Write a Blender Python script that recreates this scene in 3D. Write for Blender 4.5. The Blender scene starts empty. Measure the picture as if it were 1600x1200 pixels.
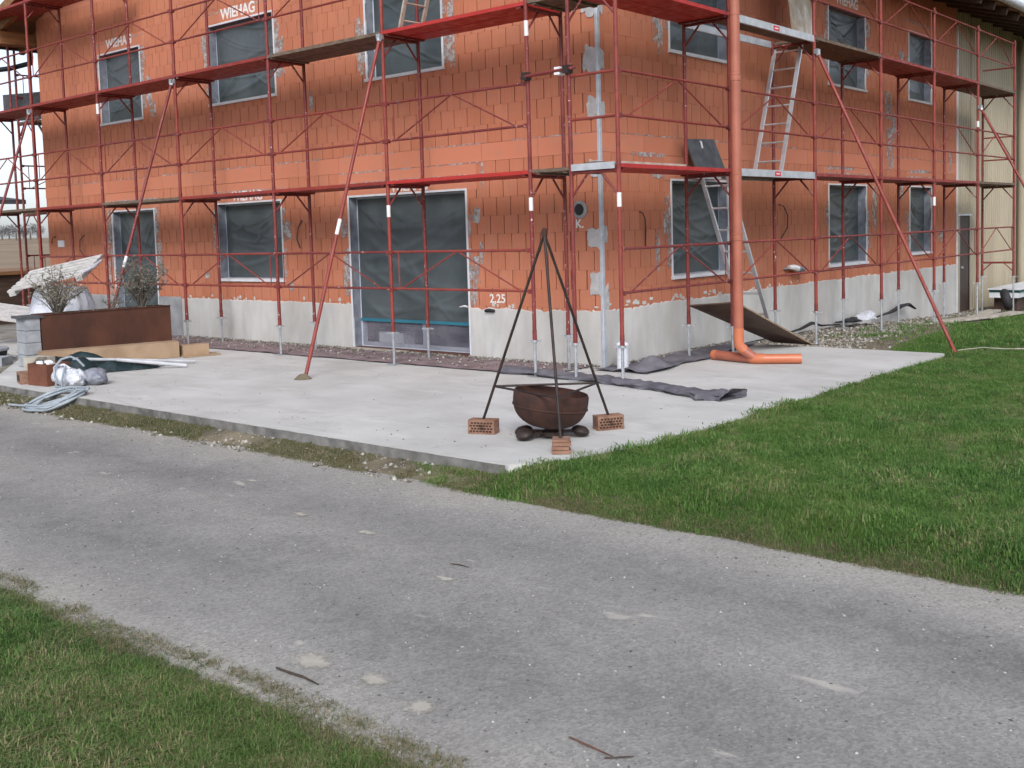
import bpy, math, random
import numpy as np
from mathutils import Vector, Matrix, noise as mn
R = math.radians
scene = bpy.context.scene
col = scene.collection
random.seed(7)
rng = np.random.default_rng(7)

# ------------------------------------------------------------------ camera
CAM_LOC = Vector((7.88677, -11.05514, 1.78919))
CAM_R = Vector((0.76226198, 0.64660523, -0.02929772))
CAM_U = Vector((-0.02662048, 0.07654304, 0.99671085))
CAM_F = Vector((-0.64672098, 0.75897486, -0.0755588))
FPX, CX, CY = 1663.875, 799.82, 486.208
cd = bpy.data.cameras.new('camera')
cam = bpy.data.objects.new('camera', cd)
col.objects.link(cam)
cd.sensor_fit = 'HORIZONTAL'
cd.sensor_width = 36.0
cd.lens = FPX / 1600.0 * 36.0
cd.shift_x = -(CX - 800.0) / 1600.0
cd.shift_y = (CY - 600.0) / 1600.0
cd.clip_start = 0.05
cd.clip_end = 3000.0
m = Matrix.Identity(4)
for i in range(3):
    m[i][0] = CAM_R[i]; m[i][1] = CAM_U[i]; m[i][2] = -CAM_F[i]; m[i][3] = CAM_LOC[i]
cam.matrix_world = m
scene.camera = cam

# ------------------------------------------------------------------ sky, sun, exposure
SUN_EL, SUN_AZ = 38.0, 142.0      # azimuth: direction towards the sun, degrees from +Y clockwise
world = bpy.data.worlds.new('World')
scene.world = world
world.use_nodes = True
wn = world.node_tree.nodes
wl = world.node_tree.links
for n in list(wn):
    wn.remove(n)
w_out = wn.new('ShaderNodeOutputWorld')
w_bg = wn.new('ShaderNodeBackground')
w_sky = wn.new('ShaderNodeTexSky')
w_sky.sky_type = 'NISHITA'
w_sky.sun_disc = False
w_sky.sun_elevation = R(SUN_EL)
w_sky.sun_rotation = R(SUN_AZ)
w_sky.air_density = 1.0
w_sky.dust_density = 1.5
w_sky.ozone_density = 1.0
w_hs = wn.new('ShaderNodeHueSaturation')
w_hs.inputs['Saturation'].default_value = 0.36
w_hs.inputs['Value'].default_value = 1.0
w_bg.inputs['Strength'].default_value = 0.125
wl.new(w_sky.outputs[0], w_hs.inputs['Color'])
w_tint = wn.new('ShaderNodeMix')
w_tint.data_type = 'RGBA'
w_tint.blend_type = 'MULTIPLY'
w_tint.inputs['Factor'].default_value = 1.0
w_tint.inputs['B'].default_value = (0.93, 0.965, 1.05, 1)
wl.new(w_hs.outputs[0], w_tint.inputs['A'])
wl.new(w_tint.outputs['Result'], w_bg.inputs['Color'])
wl.new(w_bg.outputs[0], w_out.inputs['Surface'])
sd = bpy.data.lights.new('sun', 'SUN')
sd.energy = 1.5
sd.angle = R(25)
sd.color = (1.0, 0.97, 0.93)
sun = bpy.data.objects.new('sun', sd)
col.objects.link(sun)
az, el = R(SUN_AZ), R(SUN_EL)
sdir = Vector((math.sin(az) * math.cos(el), math.cos(az) * math.cos(el), math.sin(el)))
sun.rotation_euler = sdir.to_track_quat('Z', 'Y').to_euler()
sun.location = (10, -15, 30)
scene.view_settings.view_transform = 'Standard'
scene.view_settings.look = 'None'
scene.view_settings.exposure = 0.66
scene.view_settings.gamma = 1.0
scene.view_settings.use_curve_mapping = False
scene.render.engine = 'CYCLES'
scene.cycles.use_denoising = True
scene.cycles.max_bounces = 4
scene.cycles.diffuse_bounces = 3
scene.cycles.glossy_bounces = 2
scene.cycles.transmission_bounces = 2
scene.cycles.use_adaptive_sampling = True
scene.cycles.adaptive_threshold = 0.03
scene.cycles.caustics_reflective = False
scene.cycles.caustics_refractive = False
scene.cycles.transparent_max_bounces = 6


# ------------------------------------------------------------------ material helpers
def ramp_set(node, stops):
    cr = node.color_ramp
    while len(cr.elements) > 1:
        cr.elements.remove(cr.elements[-1])
    cr.elements[0].position = stops[0][0]
    cr.elements[0].color = (*stops[0][1], 1)
    for p, c in stops[1:]:
        e = cr.elements.new(p)
        e.color = (*c, 1)


class Mat:
    def __init__(s, name, rough=0.8, metal=0.0, spec=0.5):
        s.m = bpy.data.materials.new(name)
        s.m.use_nodes = True
        s.nt = s.m.node_tree
        s.b = s.nt.nodes['Principled BSDF']
        s.b.inputs['Roughness'].default_value = rough
        s.b.inputs['Metallic'].default_value = metal
        s.b.inputs['Specular IOR Level'].default_value = spec
        s._co = None

    def n(s, t, **k):
        x = s.nt.nodes.new(t)
        for a, v in k.items():
            setattr(x, a, v)
        return x

    def l(s, a, b):
        s.nt.links.new(a, b)

    def pos(s):
        if s._co is None:
            g = s.n('ShaderNodeNewGeometry')
            s._co = g.outputs['Position']
        return s._co

    def objco(s):
        return s.n('ShaderNodeTexCoord').outputs['Object']

    def noise(s, scale, detail=4, rough=0.55, stretch=None, co=None, dist=0.0):
        t = s.n('ShaderNodeTexNoise')
        t.inputs['Scale'].default_value = scale
        t.inputs['Detail'].default_value = min(detail, 4)
        t.inputs['Roughness'].default_value = rough
        t.inputs['Distortion'].default_value = dist
        c = co or s.pos()
        if stretch:
            mp = s.n('ShaderNodeMapping')
            mp.inputs['Scale'].default_value = stretch
            s.l(c, mp.inputs['Vector'])
            c = mp.outputs[0]
        s.l(c, t.inputs['Vector'])
        return t.outputs['Fac']

    def ramp(s, fac, stops):
        r = s.n('ShaderNodeValToRGB')
        ramp_set(r, stops)
        s.l(fac, r.inputs['Fac'])
        return r.outputs['Color']

    def mix(s, fac, a, b, mode='MIX'):
        x = s.n('ShaderNodeMix', data_type='RGBA', blend_type=mode)
        for sock, v in ((x.inputs['Factor'], fac), (x.inputs['A'], a), (x.inputs['B'], b)):
            if hasattr(v, 'is_linked') or hasattr(v, 'links'):
                s.l(v, sock)
            elif isinstance(v, (int, float)):
                sock.default_value = v
            else:
                sock.default_value = (*v, 1)
        return x.outputs['Result']

    def math(s, op, a, b=None, clamp=False):
        x = s.n('ShaderNodeMath', operation=op, use_clamp=clamp)
        for i, v in enumerate((a, b)):
            if v is None:
                continue
            if isinstance(v, (int, float)):
                x.inputs[i].default_value = v
            else:
                s.l(v, x.inputs[i])
        return x.outputs[0]

    def rnd(s):
        oi = s.n('ShaderNodeObjectInfo').outputs['Random']
        isl = s.n('ShaderNodeNewGeometry').outputs['Random Per Island']
        return s.math('FRACT', s.math('ADD', oi, isl))

    def color(s, c):
        if isinstance(c, tuple):
            s.b.inputs['Base Color'].default_value = (*c, 1)
        else:
            s.l(c, s.b.inputs['Base Color'])
        return s

    def rough(s, c):
        s.l(c, s.b.inputs['Roughness'])
        return s

    def bump(s, h, strength=0.3, dist=0.01):
        b = s.n('ShaderNodeBump')
        b.inputs['Strength'].default_value = strength
        b.inputs['Distance'].default_value = dist
        s.l(h, b.inputs['Height'])
        s.l(b.outputs[0], s.b.inputs['Normal'])
        return s


def simple(name, c1, c2, scale=6, rough=0.7, metal=0.0, bump=0.2, bscale=40, bdist=0.004, obj=False, stretch=None, lo=.35, hi=.65):
    M = Mat(name, rough, metal)
    co = M.objco() if obj else None
    f = M.noise(scale, 5, co=co, stretch=stretch)
    M.color(M.ramp(f, [(lo, c1), (hi, c2)]))
    if bump:
        M.bump(M.noise(bscale, 4, co=co, stretch=stretch), bump, bdist)
    return M.m


MT = {}
# clay block
M = Mat('clay_block', 0.9, 0, 0.25)
r = M.rnd()
c = M.ramp(r, [(0.0, (0.535, 0.196, 0.108)), (0.35, (0.57, 0.212, 0.120)), (0.7, (0.60, 0.230, 0.134)), (1.0, (0.56, 0.222, 0.134))])
c = M.mix(M.ramp(M.noise(0.7, 4), [(.35, (0, 0, 0)), (.75, (1, 1, 1))]), c, (0.53, 0.195, 0.110))
f = M.ramp(M.noise(6, 6, 0.7), [(.52, (0, 0, 0)), (.80, (.55, .55, .55))])
c = M.mix(f, c, (0.42, 0.22, 0.15))
f = M.ramp(M.noise(3.0, 6, 0.7, stretch=(1, 1, .35)), [(.66, (0, 0, 0)), (.74, (.6, .6, .6))])
c = M.mix(f, c, (0.40, 0.27, 0.20))
c = M.mix(M.noise(90, 3), M.mix(0.85, (0, 0, 0), c), c)
c = M.mix(M.ramp(M.noise(45, 2, .6, stretch=(1, 1, .04)), [(.45, (0, 0, 0)), (.65, (.25, .25, .25))]), c, (0.38, 0.125, 0.068))
M.color(c).bump(M.noise(60, 5, 0.7), 0.35, 0.003)
MT['brick'] = M.m
M = Mat('clay_smooth', 0.88, 0, 0.25)
c = M.ramp(M.rnd(), [(0.0, (0.54, 0.198, 0.112)), (1.0, (0.58, 0.220, 0.130))])
f = M.ramp(M.noise(5, 6, 0.7), [(.5, (0, 0, 0)), (.78, (.6, .6, .6))])
c = M.mix(f, c, (0.41, 0.23, 0.16))
M.color(c).bump(M.noise(50, 5, 0.7), 0.3, 0.003)
MT['clay_smooth'] = M.m
MT['joint'] = simple('block_joint', (0.085, 0.032, 0.022), (0.14, 0.055, 0.038), 12, 0.95)
M = Mat('mortar_smear', .95, 0, .2)
M.color(M.ramp(M.noise(9, 4), [(.35, (0.33, 0.31, 0.30)), (.65, (0.50, 0.475, 0.455))]))
M.l(M.ramp(M.math('ADD', M.math('MULTIPLY', M.noise(16, 4, .65), .6), M.math('MULTIPLY', M.noise(5, 3, .6), .5)), [(.46, (0, 0, 0)), (.62, (1, 1, 1))]), M.b.inputs['Alpha'])
M.bump(M.noise(30, 4), .5, .006)
MT['mortar'] = M.m
MT['mortar_solid'] = simple('mortar_dab', (0.36, 0.35, 0.35), (0.52, 0.50, 0.49), 9, .95, bump=.5, bscale=30, bdist=.006)
# base plaster
M = Mat('base_plaster', 0.95, 0, 0.2)
c = M.ramp(M.noise(1.3, 6, 0.6, stretch=(1, 1, .5)), [(.35, (0.44, 0.42, 0.39)), (.65, (0.60, 0.59, 0.56))])
f = M.ramp(M.noise(5, 6, .7, stretch=(1, 1, .2)), [(.5, (0, 0, 0)), (.8, (.7, .7, .7))])
c = M.mix(f, c, (0.42, 0.42, 0.43))
M.color(c).bump(M.noise(25, 6, .7), .5, .006)
MT['plaster'] = M.m
MT['plaster_grey'] = simple('grey_sealing_slurry', (0.23, 0.235, 0.24), (0.34, 0.345, 0.35), 3, .9, bump=.4)
MT['bead'] = simple('white_bead', (0.62, 0.63, 0.66), (0.72, 0.73, 0.75), 8, .5)
MT['corner_metal'] = simple('corner_bead_metal', (0.40, 0.43, 0.47), (0.54, 0.57, 0.61), 7, .5, .2)
MT['galv'] = simple('galvanised', (0.40, 0.42, 0.44), (0.58, 0.60, 0.62), 14, .42, .75, bump=.1)
MT['alu'] = simple('aluminium', (0.60, 0.62, 0.65), (0.74, 0.75, 0.77), 7, .38, .7, bump=.1)
MT['alu_pale'] = simple('pale_aluminium_deck', (0.42, 0.44, 0.46), (0.55, 0.565, 0.585), 7, .5, .2, bump=.1)
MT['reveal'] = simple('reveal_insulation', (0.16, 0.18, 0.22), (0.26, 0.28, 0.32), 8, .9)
MT['winframe'] = simple('window_frame_plastic', (0.55, 0.60, 0.68), (0.63, 0.67, 0.74), 4, .35, bump=0)
# foil
M = Mat('window_foil', 0.33, 0, 0.5)
c = M.ramp(M.noise(1.8, 4), [(.35, (0.050, 0.064, 0.068)), (.65, (0.088, 0.106, 0.111))])
M.color(c).bump(M.noise(5, 4, .55, dist=.8), .22, .02)
MT['foil'] = M.m
M = Mat('clear_foil', 0.3, 0, 0.5)
M.color(M.ramp(M.noise(2.5, 4), [(.35, (0.16, 0.16, 0.20)), (.65, (0.30, 0.29, 0.34))]))
M.b.inputs['Alpha'].default_value = 0.5
M.bump(M.noise(9, 4, stretch=(1, 1, 5)), .5, .02)
MT['clear_foil'] = M.m
MT['dark'] = simple('unlit_room_dark', (0.03, 0.03, 0.035), (0.05, 0.05, 0.055), 3, .9, bump=0)  # darkness of the unlit rooms put into the base colour
MT['teal_tape'] = simple('teal_tape', (0.02, 0.14, 0.20), (0.03, 0.18, 0.25), 5, .4, bump=0)
# red scaffold paint
def red_paint(name, base, splat, spl_lo, dark=(0.10, 0.018, 0.014)):
    M = Mat(name, 0.45, 0, 0.5)
    c = M.ramp(M.noise(4, 5, .6), [(.3, base[0]), (.7, base[1])])
    c = M.mix(M.ramp(M.noise(11, 6, .7), [(.55, (0, 0, 0)), (.72, (.8, .8, .8))]), c, dark)
    c = M.mix(M.ramp(M.noise(28, 4, .6), [(spl_lo, (0, 0, 0)), (spl_lo + .05, (1, 1, 1))]), c, splat)
    M.color(c)
    M.rough(M.ramp(M.noise(9, 4), [(.3, (.35, .35, .35)), (.7, (.7, .7, .7))]))
    M.bump(M.noise(70, 3), .2, .002)
    return M.m
MT['red'] = red_paint('red_scaffold_paint', ((0.200, 0.030, 0.022), (0.285, 0.048, 0.034)), (0.5, 0.45, 0.43), .70)
MT['red_worn'] = red_paint('worn_red_scaffold_paint', ((0.150, 0.021, 0.019), (0.220, 0.036, 0.030)), (0.55, 0.50, 0.47), .64)
MT['red_deck'] = red_paint('red_deck_paint', ((0.215, 0.020, 0.014), (0.30, 0.032, 0.021)), (0.30, 0.12, 0.09), .68, (0.20, 0.02, 0.014))
MT['red_deck_bright'] = red_paint('bright_red_deck_paint', ((0.38, 0.019, 0.016), (0.48, 0.030, 0.024)), (0.5, 0.3, 0.25), .72, (0.30, 0.02, 0.014))
MT['wood_deck'] = simple('weathered_plank', (0.10, 0.070, 0.050), (0.19, 0.135, 0.095), 5, .85, bump=.4, stretch=(2, 2, 6))
MT['sticker'] = simple('white_sticker', (0.72, 0.72, 0.72), (0.80, 0.80, 0.80), 8, .5, bump=0)
MT['red_mark'] = simple('red_mark', (0.55, 0.03, 0.05), (0.60, 0.04, 0.06), 8, .5, bump=0)
MT['paint_white'] = simple('white_marker_paint', (0.70, 0.66, 0.62), (0.82, 0.80, 0.78), 30, .9, bump=0)
# concrete slab
M = Mat('slab_concrete', 0.85, 0, 0.3)
c = M.ramp(M.noise(.8, 6, .6), [(.3, (0.46, 0.45, 0.425)), (.7, (0.60, 0.59, 0.565))])
f = M.ramp(M.noise(.9, 7, .68, stretch=(1, 2.2, 1), dist=.6), [(.5, (0, 0, 0)), (.7, (.65, .65, .65))])
c = M.mix(f, c, (0.41, 0.395, 0.365))
f = M.ramp(M.noise(1.6, 6, .7, stretch=(.5, 2, 1)), [(.58, (0, 0, 0)), (.74, (.8, .8, .8))])
c = M.mix(f, c, (0.66, 0.655, 0.64))
f = M.ramp(M.noise(3.4, 4, .7, dist=.5), [(.60, (0, 0, 0)), (.74, (.55, .55, .55))])
c = M.mix(f, c, (0.36, 0.33, 0.285))
c = M.mix(M.ramp(M.noise(55, 4), [(.62, (0, 0, 0)), (.72, (.5, .5, .5))]), c, (0.30, 0.29, 0.27))
M.color(c).bump(M.noise(40, 6, .7), .35, .004)
MT['slab'] = M.m
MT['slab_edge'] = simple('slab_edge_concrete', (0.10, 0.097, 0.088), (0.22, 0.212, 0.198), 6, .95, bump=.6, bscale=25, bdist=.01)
# road
M = Mat('road_asphalt', 0.9, 0, 0.25)
sep = M.n('ShaderNodeSeparateXYZ'); M.l(M.pos(), sep.inputs[0])
yy = sep.outputs['Y']
wob = M.math('MULTIPLY', M.math('SUBTRACT', M.noise(.5, 3), .5), .9)
yw = M.math('ADD', yy, wob)
# worn wheel tracks are darker, dusty strips between and beside them are paler
def band(center, width):
    d = M.math('ABSOLUTE', M.math('SUBTRACT', yw, center))
    return M.math('SUBTRACT', 1.0, M.math('DIVIDE', d, width), clamp=True)
tr = M.math('MAXIMUM', band(-6.15, .62), band(-7.45, .75))
tr = M.math('MULTIPLY', tr, M.ramp(M.noise(.55, 3), [(.25, (.25,) * 3), (.7, (1, 1, 1))]))
base = M.ramp(M.noise(1.4, 6, .65), [(.3, (0.240, 0.230, 0.214)), (.7, (0.345, 0.331, 0.308))])
c = M.mix(M.math('MULTIPLY', tr, .95), base, (0.165, 0.160, 0.156))
c = M.mix(M.ramp(M.noise(9, 4, .7), [(.42, (0, 0, 0)), (.66, (.28, .28, .28))]), c, (0.35, 0.335, 0.31))
c = M.mix(M.ramp(M.noise(24, 3, .6, co=None), [(.52, (0, 0, 0)), (.68, (.18, .18, .18))]), c, (0.15, 0.145, 0.138))
edge = M.math('MAXIMUM', band(-5.3, .5), band(-8.4, .5))
edge = M.math('MULTIPLY', edge, M.ramp(M.noise(1.2, 4), [(.3, (.1, .1, .1)), (.65, (.9, .9, .9))]))
c = M.mix(edge, c, (0.37, 0.345, 0.305))
# fine chippings
v = M.n('ShaderNodeTexVoronoi'); v.inputs['Scale'].default_value = 75; M.l(M.pos(), v.inputs['Vector'])
g = M.ramp(v.outputs['Color'], [(.12, (.70, .70, .70)), (.5, (1, 1, 1)), (.9, (1.30, 1.29, 1.27))])
c = M.mix(.65, c, M.mix(1.0, c, g, 'MULTIPLY'))
v2 = M.n('ShaderNodeTexVoronoi'); v2.inputs['Scale'].default_value = 26; M.l(M.pos(), v2.inputs['Vector'])
f = M.ramp(M.math('MULTIPLY', v2.outputs['Distance'], 1.0), [(.10, (.8, .8, .8)), (.17, (0, 0, 0))])
fr = M.ramp(v2.outputs['Color'], [(.72, (0, 0, 0)), (.76, (1, 1, 1))])
c = M.mix(M.mix(1.0, f, fr, 'MULTIPLY'), c, (0.44, 0.43, 0.41))
f = M.ramp(M.noise(2.2, 3, .5, stretch=(1.0, 2.2, 1), dist=.4), [(.70, (0, 0, 0)), (.76, (.8, .8, .8))])
c = M.mix(f, c, (0.46, 0.43, 0.38))
f = M.ramp(M.noise(7, 5, .6), [(.68, (0, 0, 0)), (.78, (.6, .6, .6))])
c = M.mix(f, c, (0.12, 0.115, 0.105))
M.color(c)
hh = M.math('ADD', M.noise(60, 4, .7), M.math('MULTIPLY', v.outputs['Distance'], .8))
M.bump(hh, .4, .006)
MT['road'] = M.m
MT['soil'] = simple('soil', (0.10, 0.085, 0.055), (0.20, 0.165, 0.11), 3, .95, bump=.6, bscale=30, bdist=.02)
MT['lawn_soil'] = simple('lawn_soil', (0.075, 0.085, 0.032), (0.160, 0.140, 0.075), 2.5, .95, bump=.6, bscale=30, bdist=.02)
MT['gravel_bed'] = simple('gravel_bed', (0.13, 0.105, 0.075), (0.25, 0.215, 0.165), 8, .95, bump=.9, bscale=35, bdist=.02)
MT['yard'] = simple('yard_dirt', (0.17, 0.15, 0.12), (0.32, 0.30, 0.26), 2, .95, bump=.7, bscale=25, bdist=.02)
MT['field'] = simple('field', (0.20, 0.14, 0.085), (0.30, 0.22, 0.14), .06, .95, bump=.3, bscale=1, bdist=.1)
M = Mat('stone', 0.9)
c = M.ramp(M.rnd(), [(0, (0.11, 0.092, 0.070)), (.6, (0.26, 0.235, 0.195)), (1, (0.50, 0.475, 0.43))])
M.color(c).bump(M.noise(80, 3), .3, .003)
MT['stone'] = M.m
M = Mat('road_chip', 0.9)
c = M.ramp(M.rnd(), [(0, (0.07, 0.065, 0.06)), (.35, (0.20, 0.195, 0.19)), (.8, (0.30, 0.29, 0.275)), (1, (0.48, 0.465, 0.44))])
M.color(c)
MT['chip'] = M.m
# grass
def grass_mat(name, lo, hi, straw, straw_lo, big):
    M = Mat(name, 0.6, 0, 0.25)
    r0 = M.rnd()
    clump = M.noise(4.2, 4, .65)
    wide = M.noise(.75, 4, .6)
    f = M.math('ADD', M.math('MULTIPLY', r0, .45), M.math('MULTIPLY', clump, .75))
    c = M.ramp(f, [(.38, lo), (.80, hi)])
    c = M.mix(M.ramp(wide, [(.35, (0, 0, 0)), (.68, (.75, .75, .75))]), c, big)
    f = M.math('ADD', M.math('MULTIPLY', M.n('ShaderNodeNewGeometry').outputs['Random Per Island'], .55), M.math('ADD', M.math('MULTIPLY', M.noise(1.7, 4, .6), .55), M.math('MULTIPLY', clump, .25)))
    c = M.mix(M.ramp(f, [(straw_lo, (0, 0, 0)), (straw_lo + .10, (.9, .9, .9))]), c, straw)
    M.color(c)
    tr_ = M.n('ShaderNodeBsdfTranslucent')
    M.l(c, tr_.inputs['Color'])
    ms = M.n('ShaderNodeMixShader')
    ms.inputs[0].default_value = .35
    out = M.nt.nodes['Material Output']
    M.l(M.b.outputs[0], ms.inputs[1]); M.l(tr_.outputs[0], ms.inputs[2]); M.l(ms.outputs[0], out.inputs['Surface'])
    return M.m
MT['grass'] = grass_mat('lawn_grass', (0.040, 0.110, 0.024), (0.155, 0.295, 0.068), (0.36, 0.32, 0.17), .86, (0.142, 0.245, 0.056))
MT['grass_bank'] = grass_mat('bank_grass', (0.044, 0.112, 0.027), (0.158, 0.285, 0.072), (0.36, 0.305, 0.17), .80, (0.148, 0.225, 0.060))
MT['grass_dry'] = grass_mat('verge_grass', (0.060, 0.105, 0.034), (0.125, 0.180, 0.060), (0.33, 0.275, 0.165), .64, (0.140, 0.155, 0.066))
MT['fleece'] = simple('mauve_fleece', (0.160, 0.112, 0.118), (0.270, 0.205, 0.212), 3, .95, bump=.6, bscale=30, bdist=.01)
MT['fleece_dark'] = simple('grey_fleece', (0.085, 0.080, 0.095), (0.17, 0.16, 0.18), 4, .95, bump=.6, bscale=30, bdist=.01)
MT['rust'] = simple('rusty_steel', (0.034, 0.015, 0.011), (0.076, 0.029, 0.019), 7, .8, .15, bump=.3)
MT['rust_dark'] = simple('dark_rusty_steel', (0.022, 0.016, 0.015), (0.050, 0.030, 0.024), 9, .6, .3, bump=.3)
MT['corten'] = simple('corten_steel', (0.058, 0.023, 0.014), (0.115, 0.042, 0.022), 2.2, .75, .1, bump=.25, stretch=(1, 1, .6))
MT['corten_bright'] = simple('corten_box', (0.12, 0.042, 0.024), (0.19, 0.068, 0.038), 6, .7, .1, bump=.25)
MT['loose_brick'] = simple('loose_brick', (0.19, 0.095, 0.062), (0.31, 0.175, 0.118), 14, .95, bump=.5)
MT['hole'] = simple('brick_hole_shade', (0.035, 0.018, 0.012), (0.05, 0.026, 0.018), 9, .95, bump=0)  # near-black colour for the shade inside brick cells
MT['orange_pvc'] = simple('orange_pipe_plastic', (0.34, 0.105, 0.064), (0.41, 0.135, 0.084), 3, .42, bump=.08)
MT['orange_pvc_new'] = simple('bright_orange_pipe_plastic', (0.50, 0.150, 0.070), (0.56, 0.175, 0.085), 3, .38, bump=.05)
MT['ply_brown'] = simple('brown_film_faced_board', (0.050, 0.026, 0.016), (0.105, 0.055, 0.034), 4, .6, bump=.2)
MT['ply_edge'] = simple('board_edge', (0.22, 0.15, 0.09), (0.33, 0.24, 0.15), 12, .9)
MT['board_dark'] = simple('dark_grey_panel', (0.045, 0.047, 0.052), (0.085, 0.088, 0.095), 6, .6, bump=.2)
M = Mat('cement_stained_board', .9)
c = M.ramp(M.noise(4, 6, .7, stretch=(1, 1, .5)), [(.38, (0.33, 0.26, 0.18)), (.5, (0.40, 0.36, 0.31)), (.62, (0.58, 0.57, 0.55))])
M.color(c).bump(M.noise(30, 5), .4, .005)
MT['board_cement'] = M.m
MT['white_plastic'] = simple('white_plastic', (0.60, 0.62, 0.66), (0.74, 0.75, 0.78), 5, .4, bump=.1)
MT['pole_white'] = simple('dusty_white_pole', (0.42, 0.43, 0.45), (0.56, 0.57, 0.59), 6, .6, bump=.1)
MT['cardboard'] = simple('cardboard', (0.30, 0.20, 0.125), (0.40, 0.28, 0.18), 3, .9, bump=.1)
MT['tarp'] = simple('green_tarp', (0.006, 0.016, 0.018), (0.016, 0.040, 0.042), 6, .45, bump=.4, bscale=14, bdist=.02)
MT['wrap'] = simple('milky_plastic_wrap', (0.52, 0.54, 0.60), (0.72, 0.73, 0.77), 5, .35, bump=.5, bscale=9, bdist=.03)
MT['pallet'] = simple('greyed_pallet_wood', (0.42, 0.40, 0.38), (0.60, 0.58, 0.56), 9, .9, bump=.4)
MT['block_grey'] = simple('pale_grey_block', (0.25, 0.265, 0.28), (0.38, 0.39, 0.41), 6, .9, bump=.3)
MT['hose'] = simple('grey_hose', (0.25, 0.29, 0.32), (0.34, 0.38, 0.41), 9, .5, bump=.1)
MT['bag_white'] = simple('white_bag', (0.50, 0.52, 0.57), (0.68, 0.69, 0.73), 8, .4, bump=.5, bscale=20, bdist=.02)
MT['bag_grey'] = simple('grey_bag', (0.17, 0.18, 0.22), (0.28, 0.29, 0.33), 8, .5, bump=.5, bscale=20, bdist=.02)
MT['rubber'] = simple('black_rubber', (0.016, 0.016, 0.018), (0.030, 0.030, 0.033), 8, .7)
MT['twig'] = simple('twig_bark', (0.10, 0.085, 0.070), (0.20, 0.175, 0.145), 9, .9)
M = Mat('dry_leaf', .8)
M.color(M.ramp(M.rnd(), [(0, (0.13, 0.125, 0.085)), (.5, (0.27, 0.25, 0.185)), (1, (0.44, 0.41, 0.33))]))
MT['dry_leaf'] = M.m
M = Mat('grey_green_leaf', .75)
M.color(M.ramp(M.rnd(), [(0, (0.060, 0.070, 0.050)), (.5, (0.15, 0.15, 0.115)), (1, (0.36, 0.34, 0.28))]))
MT['green_leaf'] = M.m
MT['yellow'] = simple('yellow_plastic', (0.60, 0.36, 0.02), (0.68, 0.42, 0.03), 4, .45, bump=0)
MT['timber'] = simple('larch_timber', (0.18, 0.085, 0.032), (0.30, 0.15, 0.060), 3, .7, bump=.3, stretch=(4, .6, 4))
MT['timber_dark'] = simple('dark_timber', (0.045, 0.026, 0.018), (0.085, 0.050, 0.034), 3, .8, bump=.3, stretch=(4, .6, 4))
MT['gutter'] = simple('anthracite_gutter', (0.030, 0.036, 0.044), (0.046, 0.052, 0.062), 5, .4, .3, bump=0)
MT['roof_dark'] = simple('dark_roof_sheet', (0.030, 0.030, 0.034), (0.060, 0.060, 0.066), 2, .6, bump=.2)
M = Mat('cream_metal_cladding', .5, 0, .4)
c = M.ramp(M.noise(1.2, 5, stretch=(1, 1, .25)), [(.3, (0.33, 0.285, 0.205)), (.7, (0.43, 0.375, 0.275))])
M.color(c)
MT['clad'] = M.m
MT['door_brown'] = simple('brown_door', (0.050, 0.034, 0.028), (0.075, 0.050, 0.040), 4, .6, bump=.1)
MT['cable'] = simple('black_cable', (0.015, 0.015, 0.016), (0.028, 0.028, 0.030), 5, .6, bump=0)
MT['stick'] = simple('stick_bark', (0.035, 0.026, 0.020), (0.075, 0.055, 0.042), 18, .9)
MT['stick_red'] = simple('reddish_stick_bark', (0.10, 0.045, 0.030), (0.17, 0.085, 0.060), 18, .9)
MT['dust'] = simple('pale_dust', (0.50, 0.47, 0.42), (0.62, 0.60, 0.56), 14, .95)
MT['plank_pale'] = simple('pale_plank', (0.33, 0.29, 0.23), (0.48, 0.44, 0.38), 6, .9, bump=.3)
MT['teal_sheet'] = simple('dark_teal_sheet', (0.010, 0.075, 0.070), (0.016, 0.095, 0.088), 5, .5, bump=0)
MT['bare_crown'] = simple('bare_crown', (0.07, 0.068, 0.072), (0.13, 0.125, 0.13), 2, .9, bump=0)


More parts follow.
